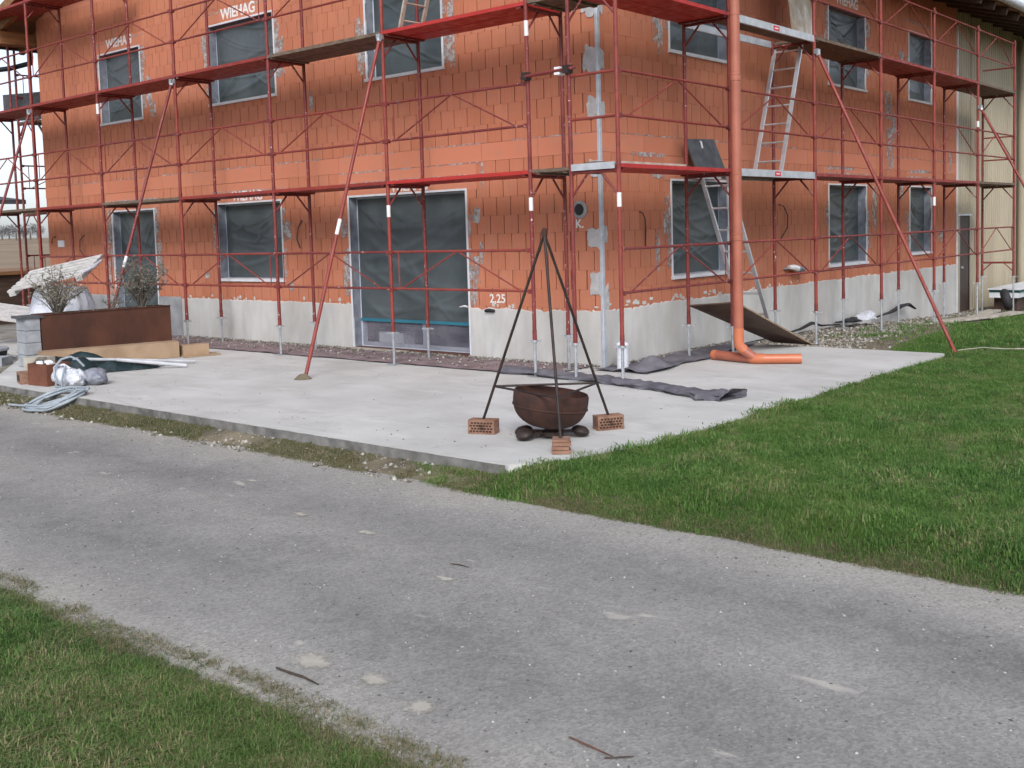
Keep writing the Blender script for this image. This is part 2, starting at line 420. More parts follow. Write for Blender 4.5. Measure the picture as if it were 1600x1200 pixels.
# ------------------------------------------------------------------ mesh builder
class MB:
    def __init__(s):
        s.v = []; s.f = []; s.smooth = False

    def add(s, vs, fs):
        o = len(s.v)
        s.v += [tuple(v) for v in vs]
        s.f += [tuple(i + o for i in f) for f in fs]
        return s

    def box(s, lo, hi):
        x0, y0, z0 = lo; x1, y1, z1 = hi
        return s.add([(x0, y0, z0), (x1, y0, z0), (x1, y1, z0), (x0, y1, z0), (x0, y0, z1), (x1, y0, z1), (x1, y1, z1), (x0, y1, z1)],
                     [(0, 3, 2, 1), (4, 5, 6, 7), (0, 1, 5, 4), (1, 2, 6, 5), (2, 3, 7, 6), (3, 0, 4, 7)])

    def obox(s, c, ax, ay, az, hx, hy, hz):
        c = Vector(c); ax = Vector(ax).normalized(); ay = Vector(ay).normalized(); az = Vector(az).normalized()
        vs = []
        for k in (-1, 1):
            for i, j in ((-1, -1), (1, -1), (1, 1), (-1, 1)):
                vs.append(c + ax * hx * i + ay * hy * j + az * hz * k)
        return s.add(vs, [(0, 3, 2, 1), (4, 5, 6, 7), (0, 1, 5, 4), (1, 2, 6, 5), (2, 3, 7, 6), (3, 0, 4, 7)])

    def bar(s, p, q, w, h, up=(0, 0, 1)):
        p = Vector(p); q = Vector(q); d = (q - p)
        ax = d.normalized(); ay = Vector(up).cross(ax)
        if ay.length < 1e-4:
            ay = Vector((1, 0, 0)).cross(ax)
        ay.normalize(); az = ax.cross(ay)
        return s.obox((p + q) / 2, ax, ay, az, d.length / 2, w / 2, h / 2)

    def tube(s, p, q, r, n=8, r2=None, caps=True):
        return s.path([p, q], [r, r if r2 is None else r2], n, caps)

    def path(s, pts, r, n=8, caps=True, flat=1.0):
        pts = [Vector(p) for p in pts]
        if not isinstance(r, (list, tuple)):
            r = [r] * len(pts)
        s.smooth = True
        vs = []; fs = []
        u = None
        for i, p in enumerate(pts):
            d = (pts[min(i + 1, len(pts) - 1)] - pts[max(i - 1, 0)]).normalized()
            if u is None:
                u = d.cross(Vector((0, 0, 1)))
                if u.length < 1e-3:
                    u = d.cross(Vector((1, 0, 0)))
            else:
                u = u - d * u.dot(d)
            u.normalize(); w = d.cross(u)
            for k in range(n):
                a = 2 * math.pi * k / n
                vs.append(p + (u * math.cos(a) + w * math.sin(a) * flat) * r[i])
        for i in range(len(pts) - 1):
            for k in range(n):
                a = i * n + k; b = i * n + (k + 1) % n
                fs.append((a, b, b + n, a + n))
        if caps:
            fs.append(tuple(range(n - 1, -1, -1)))
            fs.append(tuple((len(pts) - 1) * n + k for k in range(n)))
        return s.add(vs, fs)

    def lathe(s, prof, n=24, center=(0, 0, 0), mat=None):
        s.smooth = True
        vs = []; fs = []
        c = Vector(center)
        for r_, z in prof:
            for k in range(n):
                a = 2 * math.pi * k / n
                v = Vector((r_ * math.cos(a), r_ * math.sin(a), z))
                if mat is not None:
                    v = mat @ v
                vs.append(c + v)
        for i in range(len(prof) - 1):
            for k in range(n):
                a = i * n + k; b = i * n + (k + 1) % n
                fs.append((a, b, b + n, a + n))
        return s.add(vs, fs)

    def grid(s, fn, nu, nv):
        s.smooth = True
        vs = [fn(i / nu, j / nv) for j in range(nv + 1) for i in range(nu + 1)]
        fs = [(j * (nu + 1) + i, j * (nu + 1) + i + 1, (j + 1) * (nu + 1) + i + 1, (j + 1) * (nu + 1) + i) for j in range(nv) for i in range(nu)]
        return s.add(vs, fs)

    def prism(s, poly, fn0, fn1):
        n = len(poly)
        vs = [fn0(p) for p in poly] + [fn1(p) for p in poly]
        fs = [tuple(range(n)), tuple(range(2 * n - 1, n - 1, -1))]
        for i in range(n):
            j = (i + 1) % n
            fs.append((j, i, i + n, j + n))
        return s.add(vs, fs)


def worg(o):
    p = Vector((0, 0, 0))
    while o is not None:
        p = p + Vector(o.location)
        o = o.parent
    return p


def obj(name, mb, mat, parent=None, smooth=None, recalc=False):
    me = bpy.data.meshes.new(name)
    org = worg(parent)
    me.from_pydata([(v[0] - org.x, v[1] - org.y, v[2] - org.z) for v in mb.v], [], mb.f)
    if recalc:
        import bmesh
        bm = bmesh.new(); bm.from_mesh(me)
        bmesh.ops.recalc_face_normals(bm, faces=bm.faces)
        bm.to_mesh(me); bm.free()
    sm = mb.smooth if smooth is None else smooth
    if sm:
        me.polygons.foreach_set('use_smooth', [True] * len(me.polygons))
        try:
            me.set_sharp_from_angle(angle=R(40))
        except Exception:
            pass
    if mat:
        me.materials.append(MT[mat])
    o = bpy.data.objects.new(name, me)
    col.objects.link(o)
    if parent:
        o.parent = parent
    return o


def tag(o, label, cat=None, group=None, kind=None):
    if label: o['label'] = label
    if cat: o['category'] = cat
    if group: o['group'] = group
    if kind: o['kind'] = kind
    return o


def thing(name, loc, label, cat, group=None):
    e = bpy.data.objects.new(name, None)
    e.empty_display_size = .2
    e.location = loc
    col.objects.link(e)
    return tag(e, label, cat, group)


def struct(name, mb, mat, label=None, **k):
    o = obj(name, mb, mat, **k)
    o['kind'] = 'structure'
    if label: o['label'] = label
    return o


def nz(x, y, z=0.0, s=1.0):
    return mn.noise(Vector((x * s, y * s, z * s)))


def text_mesh(name, body, loc, rot, size, mat, parent, depth=.0012, shear=0.0, bold=.0):
    cu = bpy.data.curves.new(name, 'FONT')
    cu.body = body
    cu.size = size
    cu.extrude = depth
    cu.offset = bold
    cu.shear = shear
    cu.align_x = 'CENTER'
    tmp = bpy.data.objects.new('tmp_text', cu)
    col.objects.link(tmp)
    dg = bpy.context.evaluated_depsgraph_get()
    me = bpy.data.meshes.new_from_object(tmp.evaluated_get(dg))
    bpy.data.objects.remove(tmp)
    M4 = Matrix.Translation(Vector(loc) - worg(parent)) @ rot.to_4x4()
    me.transform(M4)
    me.materials.clear()
    me.materials.append(MT[mat])
    o = bpy.data.objects.new(name, me)
    col.objects.link(o)
    o.parent = parent
    return o


def sstep(a, b, x):
    t = min(1, max(0, (x - a) / (b - a)))
    return t * t * (3 - 2 * t)


def px(P):
    d = Vector(P) - CAM_LOC
    z = d.dot(CAM_F)
    return CX + FPX * d.dot(CAM_R) / z, CY - FPX * d.dot(CAM_U) / z, z

# ================================================================== THE SETTING
def lawn_z(x, y):
    if y < -3.2:
        z = -.175 + .15 * sstep(-5.36, -4.78, y)
        if x < 2.9:
            z -= .05 * (1 - sstep(1.0, 2.4, x)) + .004
    else:
        z = -.025 - .03 * sstep(0, 4, y) - .31 * sstep(5, 15, y) - .02 * max(0, y - 15)
    return z + .018 * nz(x, y, 3, .6) + .010 * nz(x, y, 9, 2.3)


def road_edge_far(x):
    return -5.24 + .05 * nz(x, 0, 1, .7) + .035 * nz(x, 0, 5, 2.9)


def road_edge_near(x):
    return -8.37 + .05 * nz(x, 0, 11, .8) + .018 * nz(x, 0, 15, 3.1)


# ground sheet reaching the horizon, with the fields rising gently far off
mb = MB()
rings = [0.01, 10, 20, 30, 40, 60, 90, 130, 180, 260, 400, 700, 1200, 2000]
NA = 64
def gfun(i, j):
    rr = rings[int(round(j * (len(rings) - 1)))]
    a = 2 * math.pi * i
    x = rr * math.cos(a); y = rr * math.sin(a)
    z = -.75 + 4.1 * sstep(30, 260, rr) + (.8 * nz(x, y, 0, .008) if rr > 60 else 0)
    return (x - 5, y, z)
mb.grid(gfun, NA, len(rings) - 1)
struct('ground', mb, 'field')

# road
mb = MB()
xs = np.concatenate([np.linspace(-90, -14, 20), np.arange(-13.5, 14, .25), np.linspace(15, 90, 20)])
def rfun(i, j):
    x = float(xs[int(round(i * (len(xs) - 1)))])
    y = -8.9 + j * 3.9
    z = -.172 + .02 * math.sin(math.pi * j) + .008 * nz(x, y, 0, .9)
    z += -.012 * (math.exp(-((y + 6.15) / .4) ** 2) + math.exp(-((y + 7.45) / .45) ** 2))
    return (x, y, z)
mb.grid(rfun, len(xs) - 1, 30)
struct('road', mb, 'road', 'grey worn asphalt lane')
def road_z(x, y):
    j = (y + 8.9) / 3.9
    return -.172 + .02 * math.sin(math.pi * j) + .008 * nz(x, y, 0, .9) - .012 * (math.exp(-((y + 6.15) / .4) ** 2) + math.exp(-((y + 7.45) / .45) ** 2))

# near grass bank on the camera's side of the road
mb = MB()
xs2 = np.concatenate([np.linspace(-90, -6, 15), np.arange(-5.5, 12, .2), np.linspace(13, 90, 12)])
def near_z(x, y):
    d = road_edge_near(x) - y
    return -.185 + .05 * sstep(0, .45, d) + .03 * sstep(.4, 3, d) + .015 * nz(x, y, 2, 1.1)
def nfun(i, j):
    x = float(xs2[int(round(i * (len(xs2) - 1)))])
    e = road_edge_near(x)
    d = (j ** 2) * 40
    y = e - d
    return (x, y, near_z(x, y) if j > 0 else -.21)
mb.grid(nfun, len(xs2) - 1, 30)
struct('lawn_bank', mb, 'lawn_soil', 'grass bank on the near side of the lane')

# lawn beside the slab
mb = MB()
def lfun(i, j):
    x = .6 + (i ** 1.6) * 48
    e = road_edge_far(x)
    y = e + (j ** 1.4) * ((45 if x > 3.2 else (-4.0 if x < 2.4 else -2.0)) - e)
    if j == 0:
        return (x, y, -.21)
    return (x, y, lawn_z(x, y))
mb.grid(lfun, 80, 80)
struct('lawn', mb, 'lawn_soil', 'green lawn between slab, lane and barn')
# lawn closing strip behind the slab back edge
mb = MB()
def l2(i, j):
    x = -.2 + i * 3.36
    y = 3.27 + j * 41
    g = lawn_z(x, y)
    return (x, y, g - .012)
mb.grid(l2, 24, 120)
struct('gravel_strip', mb, 'gravel_bed', 'pale gravel and rubble along the base of the wall')

# verge between slab edge and road
mb = MB()
def vfun(i, j):
    x = -22 + i * 25.3
    e = road_edge_far(x)
    y = e + j * (-4.955 - e)
    return (x, y, -.20 if j == 0 else -.165 + .078 * sstep(0, .9, j) + .014 * nz(x, y, 0, 5))
mb.grid(vfun, 200, 6)
struct('verge', mb, 'soil', 'stony grass verge between the lane and the slab edge')
def verge_z(x, y):
    e = road_edge_far(x); j = (y - e) / (-4.955 - e)
    return -.165 + .078 * sstep(0, .9, j) + .014 * nz(x, y, 0, 5)

# yard to the west of the slab
mb = MB()
def yfun(i, j):
    x = -5.2 - i * 40
    y = -4.95 + j * 30
    return (x, y, -.035 - .3 * sstep(-12, -26, x) + .02 * nz(x, y, 0, .9))
mb.grid(yfun, 80, 60)
struct('yard', mb, 'yard', 'pale stony yard beside the house')

# concrete slab: top sheet and edge as one body with an uneven rim
poly = [(-6.35, -4.97)]
x = -6.1
while x < 2.5:
    poly.append((x, -4.97 + .012 * nz(x, 0, 3, 3))); x += .2
poly += [(2.62, -4.96), (2.74, -4.84), (2.84, -4.62), (2.93, -4.36), (3.02, -4.05), (3.09, -3.75)]
y = -3.5
while y < 3.2:
    poly.append((3.15 + .015 * nz(0, y, 6, 2), y)); y += .25
poly += [(3.15, 3.30), (1.5, 3.31), (.15, 3.31), (.15, .15), (-12.5, .15), (-12.5, -2.3), (-9.0, -3.3)]
mb = MB()
mb.prism(poly, lambda p: (p[0], p[1], 0.0), lambda p: (p[0], p[1], -.32))
slab = struct('concrete_slab', mb, 'slab', 'pale concrete terrace slab in front of the house', recalc=True)
# rough rim of the cast edge, 3 mm proud of the slab side
mb = MB()
def efun(i, j):
    x = -6.3 + i * 8.9
    z = -.004 - j * .25
    return (x, -4.973 - .010 - .012 * (nz(x, 0, z, 6) + .5) - .012 * j, z)
mb.grid(efun, 220, 5)
obj('formed_edge', mb, 'slab_edge', slab)

# ================================================================== THE HOUSE
house = thing('house', (-7.2, 6.8, 0), 'two-storey orange clay-block house shell with foil-covered windows', 'house')
HX0, HY1 = -14.55, 13.62
ZTOP = 6.5
# openings: wall, u0, u1, z0, z1   (u = distance from the corner)
OP_L = {'door': (10.36, 11.86, -.05, 2.38), 'kitchen': (6.50, 8.28, 1.09, 2.39), 'patio': (2.33, 4.79, .04, 2.37),
        'up_west': (10.57, 12.04, 4.13, 5.45), 'up_mid': (6.50, 8.31, 4.15, 5.47), 'up_east': (2.69, 4.25, 4.13, 5.47)}
OP_R = {'low_near': (1.68, 3.24, 1.09, 2.41), 'low_mid': (6.86, 8.50, 1.02, 2.42), 'low_far': (10.77, 12.00, 1.09, 2.43),
        'up_near': (1.70, 3.30, 4.20, 5.50), 'up_mid': (6.88, 8.48, 4.19, 5.52), 'up_far': (10.72, 12.00, 4.20, 5.53)}


def PL(u, z, d):   # left (gable) wall: u to the west, d = outwards
    return (-u, -d, z)


def PR(u, z, d):   # right (eaves) wall
    return (d, u, z)


def wbox(mb, W, u0, u1, z0, z1, d0, d1):
    a = W(u0, z0, d0); b = W(u1, z1, d1)
    mb.box([min(a[i], b[i]) for i in range(3)], [max(a[i], b[i]) for i in range(3)])


def core(W, L, zlo, ztop, ops, ustart):
    us = sorted({ustart, L} | {o[0] for o in ops.values()} | {o[1] for o in ops.values()})
    zs = sorted({zlo, ztop} | {o[2] for o in ops.values()} | {o[3] for o in ops.values()})
    mb = MB()
    for i in range(len(us) - 1):
        # merge vertical runs
        run = None
        for j in range(len(zs) - 1):
            uc = (us[i] + us[i + 1]) / 2; zc = (zs[j] + zs[j + 1]) / 2
            hole = any(o[0] < uc < o[1] and o[2] < zc < o[3] for o in ops.values())
            if not hole:
                run = (run[0], zs[j + 1]) if run else (zs[j], zs[j + 1])
            if (hole or j == len(zs) - 2) and run:
                wbox(mb, W, us[i], us[i + 1], run[0], run[1], -.40, -.014)
                run = None
    return mb


wall_l = obj('wall', core(PL, -HX0, -.4, ZTOP, OP_L, .014), 'joint', house)
wall_r = obj('wall', core(PR, HY1, -.7, ZTOP, OP_R, .414), 'joint', house)
# far walls close the shell; unlit rooms' darkness painted on the inner slabs
mb = MB(); mb.box((HX0, .4, -.4), (HX0 + .3, HY1, ZTOP)); mb.box((HX0, HY1 - .3, -.4), (-.42, HY1 - .02, ZTOP))
obj('rear_wall', mb, 'clay_smooth', house)
mb = MB(); mb.box((HX0 + .35, .6, -.06), (-.45, HY1 - .4, -.02)); mb.box((HX0 + .35, .6, 2.66), (-.45, HY1 - .4, 2.9)); mb.box((HX0 + .35, 4.0, 0), (-.45, 4.1, 2.6))
obj('inner_floor', mb, 'dark', house)


def rect_minus(rects, o):
    out = []
    for a0, a1, b0, b1 in rects:
        if a1 <= o[0] or a0 >= o[1] or b1 <= o[2] or b0 >= o[3]:
            out.append((a0, a1, b0, b1)); continue
        if a0 < o[0]: out.append((a0, o[0], b0, b1))
        if a1 > o[1]: out.append((o[1], a1, b0, b1))
        m0, m1 = max(a0, o[0]), min(a1, o[1])
        if b0 < o[2]: out.append((m0, m1, b0, o[2]))
        if b1 > o[3]: out.append((m0, m1, o[3], b1))
    return [q for q in out if q[1] - q[0] > .02 and q[3] - q[2] > .02]


def block_rects(L, ops, ztop, ustart):
    full = []; cut = []; smooth = []
    hd, bd = .0075, .0010
    rows = [(.25 * k, .25 * k + .25) for k in range(2, 11)] + [(3.0 + .25 * k, 3.25 + .25 * k) for k in range(0, int((ztop - 3.0) / .25))]
    lint = []
    for o in ops.values():
        z1 = o[3]
        lint.append((max(ustart, o[0] - .22), min(L, o[1] + .22), z1, (2.75 if z1 < 3 else 5.72)))
    for k, (z0, z1) in enumerate(rows):
        off = .125 if k % 2 else 0.0
        u = ustart - off
        while u < L:
            a0, a1 = max(u, ustart), min(u + .25, L)
            q0 = (a0 + (hd if a0 > ustart else 0), a1 - hd, z0 + bd, z1 - bd)
            res = [q0]
            for o in list(ops.values()) + lint:
                res = rect_minus(res, o)
            if len(res) == 1 and res[0] == q0 and a1 - a0 > .249:
                full.append(q0)
            else:
                cut += res
            u += .25
    # ring beam tiles
    u = ustart; k = 0
    while u < L:
        w = .998
        q = [(u + (.002 if u > ustart else 0), min(u + w, L) - .002, 2.752, 2.996)]
        smooth += q
        u += 1.0
    for a, b, c_, d in lint:
        smooth.append((a + .002, b - .002, c_, d - .004))
    return full, cut, smooth


BR = []
all_full = []
rest = {}
for W, L, ops, us in ((PL, -HX0, OP_L, 0.0), (PR, HY1, OP_R, 0.0)):
    full, cut, smooth = block_rects(L, ops, ZTOP, us)
    rest[W] = list(cut)
    for q in full:
        c = W((q[0] + q[1]) / 2, (q[2] + q[3]) / 2, 0)
        X, Y, Z = px(c)
        vis = 0 < X < 1600 and 0 < Y < 1200 and q[2] > .74
        a = W(q[0], q[2], 0); b = W(q[1], q[3], 0)
        pa = px(a); pb = px(b)
        area = abs(pa[0] - pb[0]) * abs(pa[1] - pb[1]) if vis else 0
        all_full.append((area, W, q))
    for k, q in enumerate(sorted(smooth)):
        mb = MB()
        ring = abs(q[2] - 2.752) < 1e-6
        dd = .001 * ((k * 7) % 3) + (.002 if ring else .004)
        wbox(mb, W, q[0], q[1], q[2], q[3], -.0139, dd)
        obj('ring_beam_tile' if ring else 'lintel', mb, 'clay_smooth', wall_l if W is PL else wall_r)
all_full.sort(key=lambda t: -t[0])
bw, bh = .2350, .2480
mb = MB(); mb.box((-bw / 2, 0, -bh / 2), (bw / 2, .0170, bh / 2))
me_l = bpy.data.meshes.new('brick'); me_l.from_pydata(mb.v, [], mb.f); me_l.materials.append(MT['brick'])
mb = MB(); mb.box((-.0170, -bw / 2, -bh / 2), (0, bw / 2, bh / 2))
me_r = bpy.data.meshes.new('brick'); me_r.from_pydata(mb.v, [], mb.f); me_r.materials.append(MT['brick'])
for i, (area, W, q) in enumerate(all_full):
    pr_ = random.uniform(-.0006, .0012)
    if i < 300:
        o = bpy.data.objects.new('brick', me_l if W is PL else me_r)
        col.objects.link(o)
        par = wall_l if W is PL else wall_r
        c = Vector(W((q[0] + q[1]) / 2, (q[2] + q[3]) / 2, pr_))
        o.parent = par
        o.location = c - worg(par)
    else:
        rest[W].append(q)
for W in (PL, PR):
    mb = MB()
    for q in rest[W]:
        if q[3] < .5: continue
        wbox(mb, W, q[0], q[1], q[2], q[3], -.0139, random.uniform(-.0006, .0012))
    o = obj('bricks', mb, 'brick', wall_l if W is PL else wall_r)
    o['kind'] = 'stuff'


# ---- rendered plinth with a ragged upper edge
def plinth(W, spans, zlo, name, mat, ztop=.72, amp=1.0, seed=0.0):
    for k, (u0, u1) in enumerate(spans):
        mb = MB()
        n = int((u1 - u0) / .018)
        vs = []; fs = []
        for i in range(n + 1):
            u = u0 + (u1 - u0) * i / n
            t = ztop + amp * (.026 * nz(u, seed, 0, 1.3) + .024 * nz(u, seed, 4, 7) + .05 * max(0, nz(u, seed, 8, 15) - .1) - .045 * max(0, nz(u, seed, 2, 19) - .1))
            dd = .012 + .002 * nz(u, seed, 7, 2)
            vs += [W(u, zlo, dd), W(u, t - .012, dd), W(u, t, dd - .006), W(u, t, -.0135)]
        for i in range(n):
            for j in range(3):
                a = i * 4 + j
                fs.append((a, a + 1, a + 5, a + 4))
        # ends
        fs.append((0, 1, 2, 3)); e = n * 4; fs.append((e + 3, e + 2, e + 1, e))
        mb.add(vs, fs)
        obj(name, mb, mat, wall_l if W is PL else wall_r, recalc=False)


plinth(PL, [(.035, 2.30), (4.82, 9.55)], -.05, 'plinth_render', 'plaster')
plinth(PL, [(9.56, 10.33), (11.9, 14.5)], -.05, 'plinth_sealing', 'plaster_grey', .74, .6, 3)
plinth(PR, [(.035, 13.58)], -.7, 'plinth_render', 'plaster', .75, 1.0, 5)
mb = MB(); mb.add([], [])

# ---- mortar smears
def smear(W, u, z, w, h, d=.0052, seed=None, mat='mortar', sharp=.35):
    s_ = random.random() * 90 if seed is None else seed
    n = 30
    poly = []
    for i in range(n):
        a = 2 * math.pi * i / n
        ca, sa = math.cos(a), math.sin(a)
        e = .55
        rx = math.copysign(abs(ca) ** e, ca); rz = math.copysign(abs(sa) ** e, sa)
        k = 1 + sharp * nz(ca * 2.2 + s_, sa * 2.2, s_) + .2 * nz(ca * 7 + s_, sa * 7, s_)
        poly.append((u + rx * w / 2 * k, z + rz * h / 2 * k))
    mb = MB()
    mb.prism(poly, lambda p: W(p[0], p[1], d + random.random() * .0012), lambda p: W(p[0], p[1], -.002))
    return obj('mortar_patch', mb, mat, wall_l if W is PL else wall_r, recalc=True)


def ragged(W, u0, u1, z0, z1, d=.0042, along='z', amp=.03, seed=0.):
    """vertical or horizontal strip of mortar with uneven edges"""
    mb = MB(); n = 26
    poly = []
    if along == 'z':
        for i in range(n + 1):
            z = z0 + (z1 - z0) * i / n
            poly.append((u0 + amp * nz(z, seed, 1, 7), z))
        for i in range(n, -1, -1):
            z = z0 + (z1 - z0) * i / n
            poly.append((u1 + amp * (nz(z, seed, 5, 5) + nz(z, seed, 9, 13)), z))
    else:
        for i in range(n + 1):
            u = u0 + (u1 - u0) * i / n
            poly.append((u, z0 + amp * nz(u, seed, 1, 6)))
        for i in range(n, -1, -1):
            u = u0 + (u1 - u0) * i / n
            poly.append((u, z1 + amp * nz(u, seed, 5, 6)))
    mb.prism(poly, lambda p: W(p[0], p[1], d), lambda p: W(p[0], p[1], -.002))
    obj('mortar_strip', mb, 'mortar', wall_l if W is PL else wall_r, recalc=True)


# ---- windows
def window(W, o, seed, low=False, door=False, mull='far'):
    u0, u1, z0, z1 = o
    par = thing('window', (0, 0, 0), None, None)
    par.parent = house
    par.location = Vector(W((u0 + u1) / 2, z0, 0)) - Vector(house.location)
    # plaster bead round the opening
    def strip(name, a, b, c_, d_, d0, d1, mat):
        mb = MB(); wbox(mb, W, a, b, c_, d_, d0, d1)
        return obj(name, mb, mat, par)
    bz0 = z0 if not (door) else max(z0, .0)
    strip('bead', u0 - .034, u0, bz0 + .0005, z1 + .030, -.010, .009, 'bead')
    strip('bead', u1, u1 + .034, bz0 + .0005, z1 + .030, -.010, .009, 'bead')
    strip('bead', u0 + .0005, u1 - .0005, z1, z1 + .029, -.010, .0085, 'bead')
    # reveals
    dp = .15
    e = .004
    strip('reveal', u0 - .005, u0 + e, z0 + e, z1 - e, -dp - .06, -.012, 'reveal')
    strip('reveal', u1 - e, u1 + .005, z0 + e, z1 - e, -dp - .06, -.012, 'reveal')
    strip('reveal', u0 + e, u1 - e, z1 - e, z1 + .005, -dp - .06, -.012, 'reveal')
    # frame
    fw = .075
    strip('frame', u0 + e, u0 + fw, z0 + e, z1 - e, -dp - .06, -dp, 'winframe')
    strip('frame', u1 - fw, u1 - e, z0 + e, z1 - e, -dp - .06, -dp, 'winframe')
    strip('frame', u0 + fw, u1 - fw, z1 - fw, z1 - e, -dp - .06, -dp - .001, 'winframe')
    strip('frame', u0 + fw, u1 - fw, z0 + e, z0 + fw, -dp - .06, -dp - .001, 'winframe')
    if not door:
        strip('sill', u0 - .045, u1 + .045, z0 - .045, z0 - .001, -.010, .036, 'bead')
        strip('sill_bed', u0 + e, u1 - e, z0 - .002, z0 + .006, -dp - .02, -.011, 'bead')
    # foil with hanging folds
    rs = random.Random(seed)
    folds = []
    wd, ht = u1 - u0, z1 - z0
    nf = rs.randint(7, 9)
    for k in range(nf):
        top = 1.0 - .78 * (k + rs.random() * .8) / nf
        sag = rs.uniform(.10, .26)
        sk = rs.uniform(-.22, .22)
        folds.append((rs.uniform(-.12, .08), rs.uniform(.92, 1.12), top + sk, top - sk, sag, rs.uniform(.004, .015), rs.uniform(.010, .034)))
    for k in range(4):      # short creases pulled from the corners
        cx_ = rs.choice((0, 1)); t0 = rs.choice((.02, .98))
        ln = rs.uniform(.25, .6)
        t1 = t0 + (ln * rs.uniform(.5, 1.1)) * (1 if t0 < .5 else -1)
        aa = (-.02, ln) if cx_ == 0 else (1 - ln, 1.02)
        folds.append((*aa, *((t0, t1) if cx_ == 0 else (t1, t0)), rs.uniform(-.05, .08), rs.uniform(.010, .020), rs.uniform(.010, .018)))
    zb = z0 + .02 if not low else z0 + .40
    def ff(i, j):
        u = u0 + .045 + (wd - .09) * i
        z = zb + (z1 - .03 - zb) * j
        tt = (z - z0) / ht
        d = .008 * nz(u * 2.2 + seed, z * 2.2, seed)
        for a0, a1, t0, t1, sag, amp, wid in folds:
            s_ = (i - a0) / (a1 - a0)
            if -.05 < s_ < 1.05:
                tz = t0 + (t1 - t0) * s_ - sag * 4 * s_ * (1 - s_) * .5
                d += amp * math.exp(-((tt - tz) / wid) ** 2) * min(1, 6 * max(0, s_ + .05)) * min(1, 6 * max(0, 1.05 - s_))
        env = min(1, 12 * i, 12 * (1 - i), 12 * j + .2, 12 * (1 - j) + .2)
        return W(u, z, -dp + .006 + .012 + d * env)
    mb = MB(); mb.grid(ff, 60, 64 if not door else 90)
    obj('foil_sheet', mb, 'foil', par)
    if low:
        def fl(i, j):
            u = u0 + .045 + (wd - .09) * i
            z = z0 + .02 + .43 * j
            return W(u, z, -dp + .012 + .01 * nz(u * 3, z * 8, seed) + .006 * nz(u * 9, z * 3, seed))
        mb = MB(); mb.grid(fl, 60, 24)
        obj('clear_foil_sheet', mb, 'clear_foil', par)
        mb = MB(); wbox(mb, W, u0 + .05, u1 - .05, z0 + .405, z0 + .452, -dp + .036, -dp + .041)
        obj('tape_band', mb, 'teal_tape', par)
        mb = MB(); wbox(mb, W, u0 + 1.04 - .03, u0 + 1.10, z0 + .03, z0 + .42, -dp - .06, -dp - .01)
        obj('mullion', mb, 'winframe', par)
    else:
        mu = (u1 - .19) if mull == 'far' else (u0 + .19)
    return par


wins = {}
seed = 11
for k, o in OP_L.items():
    isd = k in ('door', 'patio')
    w = window(PL, o, seed, low=(k == 'patio'), door=isd); wins[k] = w; seed += 7
    w.name = 'patio_door' if k == 'patio' else ('entrance_door' if k == 'door' else 'window')
for k, o in OP_R.items():
    w = window(PR, o, seed); wins['r_' + k] = w; seed += 7
    w.name = 'window'
# patio door: pale object and threshold seen through the clear foil, white rag tied on the jamb
pd = wins['patio']
mb = MB(); mb.box((-4.74, .17, .045), (-2.38, .36, .075)); obj('threshold', mb, 'bead', pd)
mb = MB(); mb.box((-4.55, .30, .08), (-4.0, .55, .26)); obj('boxed_profile', mb, 'white_plastic', pd)
mb = MB()
mb.path([(-2.52, .02, .72), (-2.42, .015, .735), (-2.36, .01, .725)], [.02, .035, .02], 8, True, .5); obj('rag', mb, 'sticker', pd)
mb = MB(); mb.box((-4.78, -.09, .0), (-3.55, -.02, .045)); obj('threshold_plank', mb, 'plank_pale', pd)

# mortar round the openings
for W, ops in ((PL, OP_L), (PR, OP_R)):
    for k, (key, (u0, u1, z0, z1)) in enumerate(ops.items()):
        zz0 = max(z0, .72)
        far = 1.0
        for side, uu in ((0, u0), (1, u1)):
            h = z1 - zz0
            for t in range(3 if W is PL else 2):
                a = zz0 + h * random.uniform(0, .75); b = min(z1 + .05, a + h * random.uniform(.18, .45))
                w = random.uniform(.05, .15)
                if side == 0:
                    ragged(W, uu - .035 - w, uu - .033, a, b, .0044 + .0006 * t, 'z', .03, random.random() * 50)
                else:
                    ragged(W, uu + .033, uu + .035 + w, a, b, .0044 + .0006 * t, 'z', .03, random.random() * 50)
        ragged(W, u0 - .2, u1 + .15, z1 + .20, z1 + .222, .0062, 'u', .012, k * 3.1)
        if k % 2 == 0:
            smear(W, u0 - .16, z0 + .55 * (z1 - z0), .14, .25)
            smear(W, u1 + .15, z0 + .8 * (z1 - z0), .13, .3)
# outlines round the big lintel, floor joint
ragged(PL, 2.0, 5.05, 2.735, 2.752, .0066, 'u', .008, 3)
ragged(PL, 1.98, 2.02, 2.40, 2.735, .0066, 'z', .012, 4)
for u0 in np.arange(.3, 13.5, 1.7):
    ragged(PL, u0, u0 + 1.2, 2.994, 3.008, .0058, 'u', .012, float(u0))
for u0 in np.arange(.5, 12.8, 1.9):
    ragged(PR, u0, u0 + 1.3, 2.994, 3.008, .0058, 'u', .012, float(u0) + 7)
for u, z, w, h in ((2.12, .55, .13, .22), (2.14, 2.02, .16, .2), (2.15, 1.15, .13, .2), (2.05, 1.5, .06, .3), (4.95, .42, .12, .3), (4.93, 1.1, .10, .3), (6.3, 1.9, .1, .3), (6.3, .98, .12, .15),
                   (5.6, 3.95, .08, .3), (4.42, 4.7, .12, .8), (2.5, 4.55, .12, .9), (6.3, 4.75, .14, .6), (10.3, 4.6, .2, .5), (10.2, 4.25, .2, .3), (12.2, 3.7, .08, .4), (10.1, 1.1, .16, .25), (10.2, 1.6, .12, .5), (12.05, 1.2, .12, 1.0), (8.7, 1.15, .12, .1)):
    smear(PL, u, z, w, h)
